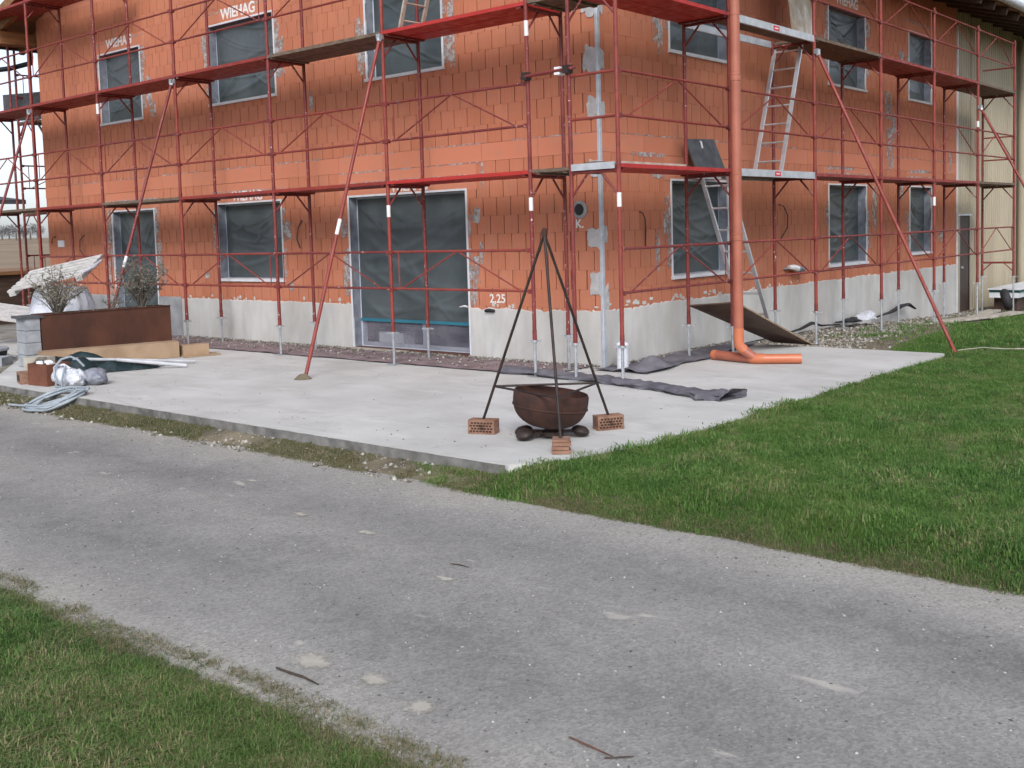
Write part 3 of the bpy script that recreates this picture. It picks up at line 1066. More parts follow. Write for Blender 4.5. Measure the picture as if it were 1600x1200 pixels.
for u, z, w, h in ((1.35, 4.5, .16, .5), (1.45, 4.3, .12, .5), (1.3, 1.45, .1, .5), (1.4, 2.5, .4, .12), (9.7, 3.2, .35, .8), (9.6, 4.0, .3, .5), (9.9, 3.6, .2, .5), (10.3, 4.9, .25, .4), (6.3, 2.2, .12, .6), (8.9, 2.0, .2, .8), (7.3, 2.72, 1.2, .05), (11.3, 2.75, 1.3, .08), (10.3, 2.4, .2, .4), (1.1, 2.75, .8, .06), (13.2, 3.0, .15, .5), (12.6, 1.4, .3, .2)):
    smear(PR, u, z, w, h)
# light render splashes near plinth
for i in range(26):
    u = random.uniform(.1, 9.3)
    if 2.2 < u < 4.9: continue
    smear(PL, u, .735 + random.uniform(0, .05), random.uniform(.02, .07), random.uniform(.02, .06), .006, mat='plaster')
for i in range(30):
    smear(PR, random.uniform(.1, 6), .77 + random.uniform(0, .05), random.uniform(.03, .10), random.uniform(.02, .06), .006, mat='plaster')

# corner bead and its mortar dabs
mb = MB()
mb.box((-.024, -.020, -.02), (.0, -.0125, 6.3)); mb.box((.0127, -.02, -.02), (.020, .026, 6.3)); mb.path([(.006, -.014, -.02), (.006, -.014, 6.3)], .011, 8)
obj('corner_bead', mb, 'corner_metal', house, smooth=False)
for z, w, h in ((.22, .10, .5), (1.08, .18, .30), (1.66, .22, .26), (2.55, .14, .2), (3.30, .16, .26), (3.92, .24, .34), (4.66, .26, .42), (5.3, .2, .3)):
    smear(PL, .10, z, w, h, .011, mat='mortar_solid')
for z, w, h in ((.9, .10, .30), (1.7, .08, .2), (3.28, .10, .2), (4.68, .12, .4), (3.9, .1, .25)):
    smear(PR, .07, z, w, h, .011, mat='mortar_solid')

# painted lettering (makers' marks over the openings, notes on the wall)
ROT_L = Matrix.Rotation(R(90), 3, 'X')
ROT_R = Matrix.Rotation(R(90), 3, 'Z') @ Matrix.Rotation(R(90), 3, 'X')
for u, z, sz in ((7.42, 5.545, .25), (11.26, 5.55, .24), (7.40, 2.44, .22), (3.44, 2.42, .20)):
    text_mesh('lettering', 'WiEHAG', (-u, -.0075, z), ROT_L, sz, 'paint_white', wall_l, bold=.006)
text_mesh('lettering', 'WiEHAG', (.0075, 7.67, 5.60), ROT_R, .25, 'paint_white', wall_r, bold=.006)
text_mesh('lettering', '2,25', (-1.78, -.0065, .80), ROT_L, .17, 'paint_white', wall_l, bold=.003)
text_mesh('lettering', 'K.', (-.34, -.0065, 1.80), ROT_L, .15, 'paint_white', wall_l, bold=.003)

# duct outlet, sockets, cables in the wall
mb = MB()
rt = Matrix.Rotation(R(90), 3, 'X')
mb.lathe([(.115, .0), (.115, .012), (.085, .022), (.075, .022)], 24, (-.33, -.004, 2.03), rt)
obj('duct_collar', mb, 'plaster_grey', house)
mb = MB(); mb.lathe([(.078, .016), (.062, .028), (.001, .022)], 24, (-.33, -.004, 2.03), rt); obj('duct_cap', mb, 'rubber', house)
mb = MB(); mb.path([(-1.99, -.018, .685), (-1.93, -.02, .69), (-1.83, -.018, .685)], [.04, .045, .035], 8, True, .6); obj('cable_hole_shade', mb, 'rubber', house)  # solid black lump painting the dark of a hole in the wall
def wallcable(pts, r=.009):
    mb = MB(); mb.path(pts, r, 6); obj('wall_cable', mb, 'cable', house)
wallcable([(.01, .85, 1.99), (.05, .87, 1.97), (.045, .93, 1.90), (.03, .97, 1.75), (.02, .97, 1.52)])
wallcable([(.01, 4.9, 2.08), (.06, 4.98, 2.05), (.07, 5.1, 1.9), (.07, 5.08, 1.7), (.03, 4.92, 1.52)])
wallcable([(-5.95, -.01, 2.05), (-6.0, -.05, 1.95), (-6.05, -.05, 1.75), (-6.0, -.03, 1.6)])
wallcable([(-13.0, -.01, 1.95), (-13.1, -.06, 1.85), (-13.12, -.06, 1.65), (-13.0, -.03, 1.5)])
wallcable([(-14.2, -.01, 1.95), (-14.28, -.06, 1.9), (-14.32, -.05, 1.8)])
mb = MB(); mb.path([(.01, 5.05, 1.03), (.09, 5.12, 1.05), (.12, 5.28, 1.04), (.12, 5.5, 1.0), (.1, 5.6, 1.0)], [.012, .03, .07, .06, .02], 8, True, .8); obj('cable_bundle', mb, 'bag_grey', house)
mb = MB(); mb.path([(.08, 5.10, 1.06), (.12, 5.2, 1.055), (.13, 5.3, 1.03)], [.04, .06, .065], 8, True, .8); obj('cable_bundle_wrap', mb, 'sticker', house)
mb = MB(); mb.box((-14.1, -.03, 1.72), (-13.85, -.004, 1.86)); obj('socket_box', mb, 'sticker', house)

# ---- roof with deep eaves
EX_W, EX_E, EY_S, EY_N = -15.85, 1.28, -.75, 34.0
RIDGE = -7.28
def roof_z(x):
    return 6.12 + (min(x - EX_W, EX_E - x)) * .30
mb = MB()
for x0, x1 in ((EX_W, RIDGE), (RIDGE, EX_E)):
    a = roof_z(x0); b = roof_z(x1)
    vs = [(x0, EY_S, a), (x1, EY_S, b), (x1, EY_N, b), (x0, EY_N, a), (x0, EY_S, a + .2), (x1, EY_S, b + .2), (x1, EY_N, b + .2), (x0, EY_N, a + .2)]
    mb.add(vs, [(0, 3, 2, 1), (4, 5, 6, 7), (0, 1, 5, 4), (1, 2, 6, 5), (2, 3, 7, 6), (3, 0, 4, 7)])
roof = obj('roof', mb, 'timber', house)
for y in np.arange(-.6, 33, .85):
    mat = 'timber' if y < 2 else 'timber_dark'
    mb = MB()
    mb.bar((EX_E - .06, float(y), roof_z(EX_E - .06) - .09), (-.5, float(y), roof_z(-.5) - .09), .1, .16)
    obj('rafter', mb, 'timber_dark', roof)
for y in np.arange(-.6, 4, .85):
    mb = MB()
    mb.bar((EX_W + .06, float(y), roof_z(EX_W + .06) - .09), (HX0 + .5, float(y), roof_z(HX0 + .5) - .09), .1, .16)
    obj('rafter', mb, 'timber', roof)
mb = MB(); mb.box((HX0 - .35, -.7, 5.98), (HX0 - .13, 14, 6.24)); obj('purlin', mb, 'timber', roof)
mb = MB(); mb.path([(EX_E + .07, EY_S, 6.20), (EX_E + .07, EY_N, 6.20)], .085, 12); obj('gutter', mb, 'alu_pale', roof)
mb = MB(); mb.path([(EX_W - .07, EY_S, 6.16), (EX_W - .07, 12, 6.16)], .085, 12); obj('gutter', mb, 'gutter', roof)
mb = MB(); mb.path([(EX_W - .05, .5, 6.1), (EX_W - .02, .5, 5.95), (EX_W + .1, .45, 5.82), (EX_W - .2, .1, 5.70), (EX_W - .9, -.5, 5.62), (EX_W - 1.8, -1.2, 5.6)], .055, 10); obj('downpipe', mb, 'gutter', roof)
# gable tops
for y0, y1 in ((.0, .4), (HY1 - .4, HY1 - .03)):
    mb = MB()
    mb.prism([(HX0, ZTOP), (-.02, ZTOP), (RIDGE, 8.55)], lambda p, y0=y0: (p[0], y0 + .01, p[1] - .001), lambda p, y1=y1: (p[0], y1, p[1] - .001))
    obj('gable', mb, 'clay_smooth', house, recalc=True)

# ================================================================== THE BARN behind
barn = thing('barn', (-6, 24, -.5), 'cream corrugated-metal barn adjoining the far end of the house', 'barn')
def clad_mesh(y0, y1, z0, z1, x):
    mb = MB()
    prof = []
    y = y0
    while y < y1:
        prof += [(y, 0), (y + .085, 0), (y + .10, .028), (y + .145, .028), (y + .16, 0)]
        y += .16
    vs = []; fs = []
    for yy_, dx in prof:
        vs += [(x + dx, min(yy_, y1), z0), (x + dx, min(yy_, y1), z1)]
    for i in range(len(prof) - 1):
        fs.append((2 * i, 2 * i + 2, 2 * i + 3, 2 * i + 1))
    mb.add(vs, fs)
    return mb
obj('cladding', clad_mesh(13.70, 14.75, 1.86, 6.4, -.06), 'clad', barn, smooth=False)
obj('cladding', clad_mesh(14.75, 33, -.9, 6.4, -.06), 'clad', barn, smooth=False)
mb = MB(); mb.box((-.30, 13.64, -.9), (-.10, 33, 6.4)); mb.box((-14, 32.7, -.9), (-.3, 33, 6.4)); obj('frame_wall', mb, 'timber_dark', barn)
mb = MB(); mb.box((-.10, 14.06, -.6), (-.06, 14.68, 1.82)); dr = obj('door', mb, 'door_brown', barn)
mb = MB(); mb.box((-.06, 14.14, .62), (-.02, 14.20, .67)); obj('handle', mb, 'alu', dr)
mb = MB(); mb.box((-.10, 13.70, -.6), (-.052, 14.05, 1.82)); obj('door_post', mb, 'clad', barn)
mb = MB(); mb.box((-.08, 13.66, 1.822), (.0, 14.74, 1.862)); mb.box((-.02, 13.615, -.6), (.03, 13.66, 6.0)); obj('trim', mb, 'bead', barn)
mb = MB(); mb.path([(.12, 18.35, -.8), (.12, 18.35, 6.2)], .10, 12); obj('downpipe', mb, 'clad', barn)

# ================================================================== SCAFFOLDS
LB, RB = 2.505, 2.561
YF, YI, XF0 = -1.034, -.359, -.298
XR, XJ, YR0 = 1.030, .365, -1.0916
ZD = 2.507
def ground_at(x, y):
    if x > .16 and y > 3.31 or x > 3.15:
        return lawn_z(x, y)
    if x < -12.4:
        return -.04
    return 0.0


def frame_part(root, pf, pi, z0, front_mat='red', in_mat='red_worn', sticker=None, top=None):
    """H-frame: two standards, transom and knee braces. pf, pi = (x, y) of outer and inner standard"""
    z1 = z0 + 2.0
    f = obj('scaffold_frame', MB().tube((*pf, z1 - .075), (*pi, z1 - .075), .021, 8), in_mat, root)
    zt = (top or z1) 
    obj('standard', MB().tube((*pf, z0 + .02), (*pf, zt + .02), .0255, 10), front_mat, f)
    obj('standard', MB().tube((*pi, z0 + .02), (*pi, zt + .02), .0255, 10), in_mat, f)
    dx, dy = pi[0] - pf[0], pi[1] - pf[1]
    a = (pf[0] + dx * .36, pf[1] + dy * .36, z1 - .085); b = (pi[0] - dx * .36, pi[1] - dy * .36, z1 - .085)
    obj('knee_brace', MB().tube((*pf, z1 - .36), a, .014, 6), in_mat, f)
    obj('knee_brace', MB().tube((*pi, z1 - .36), b, .014, 6), in_mat, f)
    for p in (pf, pi):
        mb = MB().tube((*p, z0 - .06), (*p, z0 + .06), .0285, 10)
        obj('sleeve', mb, in_mat, f)
    if sticker:
        for (s0, s1) in sticker:
            obj('sticker', MB().tube((*pf, s0), (*pf, s1), .0272, 10), 'sticker', f)
    return f


def jack(root, p, z0):
    g = ground_at(*p)
    j = obj('base_jack', MB().tube((*p, g + .008), (*p, z0 + .10), .019, 8), 'galv', root)
    mb = MB(); mb.box((p[0] - .075, p[1] - .075, g + .004), (p[0] + .075, p[1] + .075, g + .013)); obj('base_plate', mb, 'galv', j)
    mb = MB().tube((*p, z0 - .085), (*p, z0 - .058), .044, 10); mb.bar((p[0] - .085, p[1] - .03, z0 - .072), (p[0] + .085, p[1] + .03, z0 - .072), .018, .018)
    obj('wing_nut', mb, 'galv', j)


def guard(root, a, b, zr, out, mat='red', full=True, flip=False):
    """guard frame between two standards: two rails, inverted V and an upright"""
    a = Vector((*a, 0)); b = Vector((*b, 0)); o = Vector((*out, 0)) * .0
    d = (b - a).normalized(); L = (b - a).length
    a = a + d * .034 + o; b = b - d * .034 + o
    z0, z1 = zr + .5, zr + 1.0
    Z = Vector((0, 0, 1))
    g = obj('guard_rail', MB().tube(a + Z * z1, b + Z * z1, .0165, 8), mat, root)
    obj('mid_rail', MB().tube(a + Z * z0, b + Z * z0, .0165, 8), mat, g)
    for e_ in (a, b):
        for z_ in (z0, z1):
            mb = MB(); q_ = e_ + Z * z_
            mb.box((q_.x - .028, q_.y - .028, z_ - .03), (q_.x + .028, q_.y + .028, z_ + .022))
            obj('wedge_clip', mb, 'red_worn', g)
    if full:
        m_ = (a + b) / 2
        obj('diagonal', MB().tube(a + d * .16 + Z * z0, m_ - d * .02 + Z * (z1 - .01), .0105, 6), mat, g)
        obj('diagonal', MB().tube(m_ + d * .02 + Z * (z1 - .01), b - d * .16 + Z * z0, .0105, 6), mat, g)
        e = (b - d * .13) if flip else (a + d * .13)
        obj('upright', MB().tube(e + Z * z0, e + Z * z1, .009, 6), mat, g)


def deck(root, p0, p1, q0, q1, z, mat, n=2, th=.045, ends=True):
    """planks between the outer line p0-p1 and the inner line q0-q1"""
    p0, p1, q0, q1 = [Vector((*v, 0)) for v in (p0, p1, q0, q1)]
    w = (q0 - p0).normalized(); W_ = (q0 - p0).length
    d = (p1 - p0).normalized()
    L = (p1 - p0).length
    gap = .012
    pw = (W_ + .05 - gap * (n - 1)) / n
    for k in range(n):
        off = -.025 + k * (pw + gap) + pw / 2
        c = p0 + d * (L / 2) + w * off
        mb = MB()
        zz = z - th / 2 - .002 * ((k + int(abs(c.x * 3))) % 2)
        mb.obox((c.x, c.y, zz), d, w, (0, 0, 1), L / 2 - .012, pw / 2, th / 2)
        o = obj('deck_plank', mb, mat, root)
        # end cleats under the plank
        for s in (-1, 1):
            mb = MB()
            cc = c + d * (s * (L / 2 - .10))
            mb.obox((cc.x, cc.y, zz - th / 2 - .012), d, w, (0, 0, 1), .03, pw / 2 - .015, .011)
            obj('cleat', mb, 'red_worn' if mat.startswith('red') else mat, o)


def raker(root, top, foot, mat='red', stick=None):
    t = Vector(top); f = Vector(foot)
    r_ = obj('raker_tube', MB().tube(f, t, .0245, 10), mat, root)
    d = (t - f).normalized()
    mb = MB().tube(t - d * .07, t + d * .03, .036, 8); mb.box((t.x - .034, t.y - .04, t.z - .034), (t.x + .034, t.y + .04, t.z + .034))
    obj('coupler', mb, 'galv', r_)
    if stick:
        a = f.lerp(t, stick[0]); b = f.lerp(t, stick[1])
        obj('sticker', MB().tube(a, b, .0262, 10), 'sticker', r_)
    return r_


# --- gable scaffold
sc_l = thing('scaffold', (-7, -.7, 0), 'red tubular scaffold along the wide wall with the patio door', 'scaffold', 'scaffolds round the house')
FX = [XF0 - k * LB for k in range(6)] + [XF0 - 5 * LB - 2.3]
for k, x in enumerate(FX):
    for lev in range(3):
        st = None
        if lev == 0 and k in (0, 1): st = [(2.02, 2.18)]
        if lev == 1 and k in (0, 4): st = [(4.10, 4.28)]
        top = None
        frame_part(sc_l, (x, YF), (x, YI), ZD - 2 + 2 * lev, 'red' if k % 2 else 'red_worn', 'red_worn', st, top)
    jack(sc_l, (x, YF), ZD - 2); jack(sc_l, (x, YI), ZD - 2)
dk1 = ['red_deck_bright', 'red_deck', 'red_deck', 'wood_deck', 'red_deck', 'wood_deck']
dk2 = ['red_deck_bright', 'wood_deck', 'red_deck', 'red_deck', 'red_deck', 'red_deck']
for k in range(6):
    a, b = (FX[k], YF), (FX[k + 1], YF); qa, qb = (FX[k], YI), (FX[k + 1], YI)
    deck(sc_l, b, a, qb, qa, ZD, dk1[k]); deck(sc_l, b, a, qb, qa, ZD + 2, dk2[k]); 
    if k > 3: deck(sc_l, b, a, qb, qa, ZD + 4, 'red_deck')
    for lev in (-1, 0, 1):
        if lev == -1 and k > 3:
            if k == 5: continue
        guard(sc_l, b, a, ZD - 2 + 2 * (lev + 1) + .037, (0, -1), 'red' if (k + lev) % 3 else 'red_worn', flip=(k in (2,)))
raker(sc_l, (-2.80, -1.075, 4.43), (-2.76, -2.60, .05), stick=(.40, .445))
mb = MB(); mb.lathe([(.001, .07), (.05, .06), (.085, .03), (.12, .0)], 9, (-2.77, -2.64, 0)); obj('footing', mb, 'soil', sc_l)
raker(sc_l, (-7.82, -1.075, 4.40), (-7.95, -2.52, .03), 'red_worn', stick=(.31, .35))
raker(sc_l, (-12.83, -1.075, 4.38), (-12.85, -2.6, .0), 'red_worn')

# --- eaves scaffold
sc_r = thing('scaffold', (.7, 6.5, 0), 'red tubular scaffold along the narrow wall leading back to the barn', 'scaffold', 'scaffolds round the house')
RY = [YR0 + k * RB for k in range(7)]
for k, y in enumerate(RY):
    for lev in range(2):
        st = None
        if lev == 0 and k in (0, 4): st = [(2.02, 2.18)]
        if lev == 1 and k in (5,): st = [(3.6, 3.72)]
        frame_part(sc_r, (XR, y), (XJ, y), ZD - 2 + 2 * lev, 'red', 'red_worn', st)
    # top posts
    t = obj('scaffold_post', MB().tube((XR, y, 4.5), (XR, y, 5.62 if k > 3 else 6.5), .0255, 10), 'red', sc_r)
    jack(sc_r, (XR, y), ZD - 2); jack(sc_r, (XJ, y), ZD - 2)
dr1 = ['red_deck_bright', None, 'red_deck', 'red_deck', 'red_deck', 'wood_deck']
dr2 = ['red_deck_bright', None, 'wood_deck', 'red_deck', 'red_deck', 'wood_deck']
for k in range(6):
    a, b = (XR, RY[k]), (XR, RY[k + 1]); qa, qb = (XJ, RY[k]), (XJ, RY[k + 1])
    for z, mt in ((ZD, dr1[k]), (ZD + 2, dr2[k])):
        if mt:
            deck(sc_r, a, b, qa, qb, z, mt)
        else:
            # aluminium hatch deck: side rails, plywood floor with the hatch open, red marks
            fl = MB(); fl.box((XJ - .005, a[1] + .95, z - .055), (XR - .03, b[1] - .012, z - .04)) if z < 3 else fl.box((XJ + .33, a[1] + .02, z - .055), (XR - .03, b[1] - .012, z - .04))
            o = obj('hatch_deck', fl, 'wood_deck', sc_r)
            mb = MB(); mb.box((XR - .029, a[1] + .02, z - .085), (XR + .012, b[1] - .012, z + .012)); obj('side_rail', mb, 'alu_pale', o)
            mb = MB(); mb.box((XJ - .04, a[1] + .02, z - .085), (XJ - .006, b[1] - .012, z + .012)); obj('side_rail', mb, 'alu_pale', o)
            mb = MB(); mb.box((XR + .0125, a[1] + 1.24, z - .07), (XR + .0145, a[1] + 1.42, z - .005)); obj('label_plate', mb, 'red_mark', o)
            mb = MB(); mb.box((XR + .0147, a[1] + 1.28, z - .045), (XR + .0158, a[1] + 1.38, z - .03)); obj('label_stripe', mb, 'sticker', o)
    guard(sc_r, a, b, ZD - 2 + .037, (1, 0), 'red' if k % 2 else 'red_worn', flip=True)
    guard(sc_r, a, b, ZD + .037, (1, 0), 'red', flip=True)
    guard(sc_r, a, b, ZD + 2.037, (1, 0), 'red', flip=True)
# end rails at both ends
for y, zs in ((RY[0], (3.04, 3.54, .0)), (RY[6], (3.04, 3.54, 5.04))):
    for z in zs:
        if z:
            obj('end_rail', MB().tube((XJ, y, z), (XR, y, z), .0165, 8), 'red', sc_r)
obj('end_rail', MB().tube((XJ, RY[6], .75), (XR, RY[6], .75), .022, 8), 'red', sc_r)
obj('knee_brace', MB().tube((XJ, RY[6], .55), (XJ + .2, RY[6], .74), .014, 6), 'red', sc_r)
obj('knee_brace', MB().tube((XR, RY[6], .55), (XR - .2, RY[6], .74), .014, 6), 'red', sc_r)
raker(sc_r, (1.075, 4.03, 4.28), (3.20, 3.58, -.02))
raker(sc_r, (1.075, 11.71, 4.0), (3.25, 11.7, -.22), stick=(.28, .33))
# corner link: brown planks, tie tube, silver end board
deck(sc_r, (XF0 + .03, YF), (XJ - .03, YF), (XF0 + .03, YI), (XJ - .03, YI), ZD + .003, 'wood_deck', 2, .04)
deck(sc_r, (XF0 + .03, YF), (XJ - .03, YF), (XF0 + .03, YI), (XJ - .03, YI), ZD + 2.003, 'wood_deck', 2, .04)
t = obj('tie_tube', MB().tube((XF0 - .08, YF - .05, 3.615), (XJ + .13, YR0 - .05, 3.625), .021, 8), 'red_worn', sc_r)
for x, y in ((XF0, YF - .025), (XJ, YR0 - .025), (XF0 + .52, YF - .05)):
    mb = MB(); mb.box((x - .04, y - .05, 3.575), (x + .04, y + .05, 3.665)); obj('coupler', mb, 'rust_dark' if x != XF0 + .52 else 'sticker', t)
mb = MB(); mb.box((XJ + .03, YR0 - .042, ZD - .055), (XR - .03, YR0 - .027, ZD + .022)); obj('toe_board', mb, 'alu_pale', sc_r)

# --- west scaffold
sc_w = thing('scaffold', (-15.5, 4, 0), 'scaffold seen end-on beyond the far left corner of the house', 'scaffold', 'scaffolds round the house')
WY = [.12, 2.62, 5.12, 7.62]
for y in WY:
    for lev in range(3):
        frame_part(sc_w, (-15.86, y), (-15.16, y), ZD - 2 + 2 * lev, 'red_worn', 'red_worn')
    jack(sc_w, (-15.86, y), ZD - 2); jack(sc_w, (-15.16, y), ZD - 2)
for k in range(3):
    a, b = (-15.86, WY[k]), (-15.86, WY[k + 1]); qa, qb = (-15.16, WY[k]), (-15.16, WY[k + 1])
    for z in (ZD, ZD + 2):
        deck(sc_w, a, b, qa, qb, z, 'wood_deck')
    for z in (ZD - 2, ZD, ZD + 2):
        guard(sc_w, a, b, z + .037, (1, 0), 'red_worn')
# corner rails joining gable and west scaffolds, west return with its own outer posts
for x, y in ((-17.2, -1.05), (-17.2, -.38)):
    obj('corner_post', MB().tube((x, y, .1), (x, y, 6.6), .0255, 10), 'red_worn', sc_w)
for z in (3.04, 3.54, 5.04, 5.54):
    obj('corner_rail', MB().tube((FX[6], YF, z), (-17.2, -1.05, z), .0165, 8), 'red_worn', sc_w)
deck(sc_w, (-17.2, -1.05), (FX[6], -1.05), (-17.2, -.38), (FX[6], -.38), ZD, 'wood_deck')
deck(sc_w, (-17.2, -1.05), (FX[6], -1.05), (-17.2, -.38), (FX[6], -.38), ZD + 2, 'red_deck')
mb = MB(); mb.obox((-15.9, .25, 4.85), (.9, .35, 0), (-.35, .9, 0), (0, 0, 1), .52, .01, .30); o = obj('hanging_sheet', mb, 'board_dark', None)
tag(o, 'dark sheet hung on the scaffold beyond the far left corner', 'panel')


# ================================================================== LADDERS
def ladder(label, b, t, wdir, width, rungs=7, mat='alu', r=.020):
    b = Vector(b); t = Vector(t); w = Vector(wdir).normalized() * width / 2
    root = thing('ladder', b, label, 'ladder', 'aluminium ladders on the scaffold')
    for s in (-1, 1):
        mb = MB(); mb.bar(b + w * s, t + w * s, .03, .055, up=tuple(w)); obj('stile', mb, mat, root)
    for k in range(rungs):
        c = b.lerp(t, (k + .6) / rungs)
        obj('rung', MB().tube(c - w, c + w, .014, 8), mat, root)
    return root


ladder('aluminium ladder between the first and second decks beside the orange pipe', (.60, 3.36, 2.52), (.60, 4.08, 4.46), (1, 0, 0), .42)
ladder('aluminium ladder below the first deck, half hidden by the orange pipe', (.58, 3.02, .30), (.52, 1.95, 2.44), (1, 0, 0), .40, 7)
ladder('pale ladder standing on the upper deck in front of a window', (-2.62, -.68, 4.51), (-2.25, -.68, 5.6), (0, 1, 0), .40, 5, 'plank_pale')
ladder('ladder on the scaffold beyond the far left corner', (-15.55, 1.6, 2.5), (-15.55, .5, 4.5), (1, 0, 0), .4, 7, 'galv')


# ================================================================== PIPE AND BOARDS BY THE RIGHT WALL
pipe = thing('drain_pipe', (1.30, 1.13, 0), 'tall orange plastic drain pipe standing on a branch in front of the scaffold', 'pipe')
P0 = (1.30, 1.13)
prev = .33
for k, (z0, z1) in enumerate(((.34, 1.62), (1.62, 2.42), (2.42, 3.62), (3.62, 4.40), (4.40, 6.0))):
    o = obj('pipe_length', MB().tube((*P0, z0), (*P0, z1), .0625, 24, caps=False), 'orange_pvc', pipe)
    if k:
        mb = MB(); mb.lathe([(.0628, -.045), (.068, -.04), (.068, .03), (.0715, .033), (.0715, .045), (.0630, .052)] if k != 2 and k != 4 else [(.0628, -.012), (.066, -.01), (.066, .01), (.0628, .012)], 24, (*P0, z0)); obj('collar', mb, 'orange_pvc', o)
mb = MB(); mb.path([(1.30, 1.13, .46), (1.30, 1.13, .30), (1.302, 1.135, .245), (1.325, 1.15, .205), (1.36, 1.17, .17)], .0665, 24); obj('elbow', mb, 'orange_pvc_new', pipe)
mb = MB(); mb.path([(1.34, 1.155, .185), (1.46, 1.215, .085)], .0615, 24)
mb.path([(.80, 1.36, .068), (1.10, 1.29, .067), (1.44, 1.22, .066)], .0615, 24); obj('branch', mb, 'orange_pvc', pipe)
mb = MB(); mb.path([(.80, 1.36, .068), (.87, 1.343, .068)], .0655, 24); mb.path([(1.42, 1.222, .068), (1.50, 1.225, .068), (1.58, 1.26, .068)], .0675, 24); obj('socket', mb, 'orange_pvc_new', pipe)
mb = MB(); mb.path([(1.54, 1.245, .066), (1.98, 1.50, .066)], .0625, 24); obj('outlet_length', mb, 'orange_pvc_new', pipe)

# leaning shuttering board
brd = thing('shuttering_board', (.9, 2.4, 0), 'dark brown film-faced board leaning with its foot on the slab', 'board')
A, B_, C_, D = Vector((.45, 1.33, .71)), Vector((1.07, 1.50, .75)), Vector((1.24, 3.42, .012)), Vector((.62, 3.46, .012))
nrm = (D - A).cross(B_ - A).normalized()
def quad_slab(c4, n, t):
    mb = MB()
    vs = [p for p in c4] + [p + n * t for p in c4]
    mb.add(vs, [(0, 1, 2, 3), (7, 6, 5, 4), (1, 0, 4, 5), (2, 1, 5, 6), (3, 2, 6, 7), (0, 3, 7, 4)])
    return mb
up = nrm if nrm.z > 0 else -nrm
obj('face', quad_slab([A, B_, C_, D], up, .018), 'ply_brown', brd, recalc=True)
mb = MB()
mb.bar(B_ + up * .009 + Vector((.004, 0, 0)), C_ + up * .009 + Vector((.004, 0, 0)), .006, .021, up=tuple(up)); obj('edge_band', mb, 'ply_edge', brd)

pan = thing('panel', (.2, 2.3, ZD), 'dark grey panel standing on the first deck above a window', 'panel')
c4 = [Vector((.30, 1.90, ZD)), Vector((.30, 2.70, ZD)), Vector((.14, 2.62, 3.01)), Vector((.14, 1.82, 2.98))]
obj('sheet', quad_slab(c4, Vector((-1, 0, 0)), .022), 'board_dark', pan, recalc=True)
mb = MB(); mb.path([(.155, 2.20, 2.96), (.175, 2.20, 2.95), (.185, 2.20, 2.90), (.19, 2.21, 2.86)], .014, 8); obj('hook', mb, 'alu', pan)

bd2 = thing('board', (.6, 4.7, ZD + 2), 'cement-stained pale board propped on the upper deck', 'board')
c4 = [Vector((.62, 4.22, ZD + 2)), Vector((.62, 5.08, ZD + 2)), Vector((.42, 5.02, 5.9)), Vector((.42, 4.36, 5.9))]
obj('sheet', quad_slab(c4, Vector((-1, 0, 0)), .02), 'board_cement', bd2, recalc=True)
mb = MB(); mb.box((.70, -.95, ZD), (.98, .45, ZD + .032)); o = obj('plank', mb, 'plank_pale'); tag(o, 'short grey plank lying on the first deck near the corner', 'plank')
mb = MB(); mb.bar((.50, -.9, ZD + .04), (.62, .9, ZD + .04), .2, .03); o = obj('plank', mb, 'wood_deck'); tag(o, 'brown plank lying beside the grey one on the first deck', 'plank')

stub = thing('plastic_pipe', (.30, -.03, 0), 'short white plastic pipe standing at the house corner', 'pipe')
mb = MB(); mb.lathe([(.075, 0), (.075, .34), (.070, .345), (.066, .34), (.066, .0)], 24, (.30, -.03, 0)); obj('pipe_wall', mb, 'white_plastic', stub)
mb = MB(); mb.lathe([(.0755, .27), (.081, .275), (.081, .335), (.0755, .342)], 24, (.30, -.03, 0)); obj('collar', mb, 'white_plastic', stub)

# ================================================================== FLEECE
mb = MB()
def fl1(i, j):
    x = -10.2 + i * 10.0
    edge = -1.02 - .06 * nz(x, 0, 2, 1.7) - .03 * nz(x, 0, 2, 6)
    y = edge + j * (-.02 - edge)
    z = .012 + .016 * abs(nz(x * 1.2, y * 5, 1)) + .014 * max(0, nz(x * 3, y * 9, 4)) + (.05 * max(0, nz(x * 2.2, 0, 3)) * math.exp(-((j - .1) / .12) ** 2))
    return (x, y, z)
mb.grid(fl1, 260, 26)
o = obj('fleece_strip', mb, 'fleece'); tag(o, 'mauve fleece strip laid along the foot of the patio wall', 'fleece')
mb = MB()
pts = [(-.9, -.90), (-.3, -.93), (.36, -1.02), (.95, -1.08), (1.35, -1.16), (1.75, -1.26), (2.1, -1.40), (2.35, -1.46), (2.6, -1.36)]
# crumpled twist
cp = []
for k in range(len(pts) - 1):
    for t in range(8):
        f = t / 8
        cp.append((pts[k][0] * (1 - f) + pts[k + 1][0] * f, pts[k][1] * (1 - f) + pts[k + 1][1] * f))
cp.append(pts[-1])
def tw(i, j):
    k = min(len(cp) - 1, int(round(i * (len(cp) - 1))))
    x, y = cp[k]
    a = 2 * math.pi * j
    s_ = k * .16
    rad = (.10 + .03 * nz(s_, 0, 0, 1.6)) * (1 + .5 * nz(math.cos(a) * 1.5, math.sin(a) * 1.5, s_ * 1.4)) * (1.0 + .35 * sstep(.75, .9, i))
    return (x + .25 * math.cos(a) * rad, y + 1.3 * math.cos(a) * rad, max(.004, .032 + .022 * nz(s_, 3, 3, 2) + math.sin(a) * rad * (.42 + .25 * nz(s_, 5, 5, 3))))
mb.grid(tw, len(cp) - 1, 22)
o = obj('fleece_roll', mb, 'fleece_dark'); tag(o, 'twisted grey fleece trailing across the slab', 'fleece')
mb = MB()
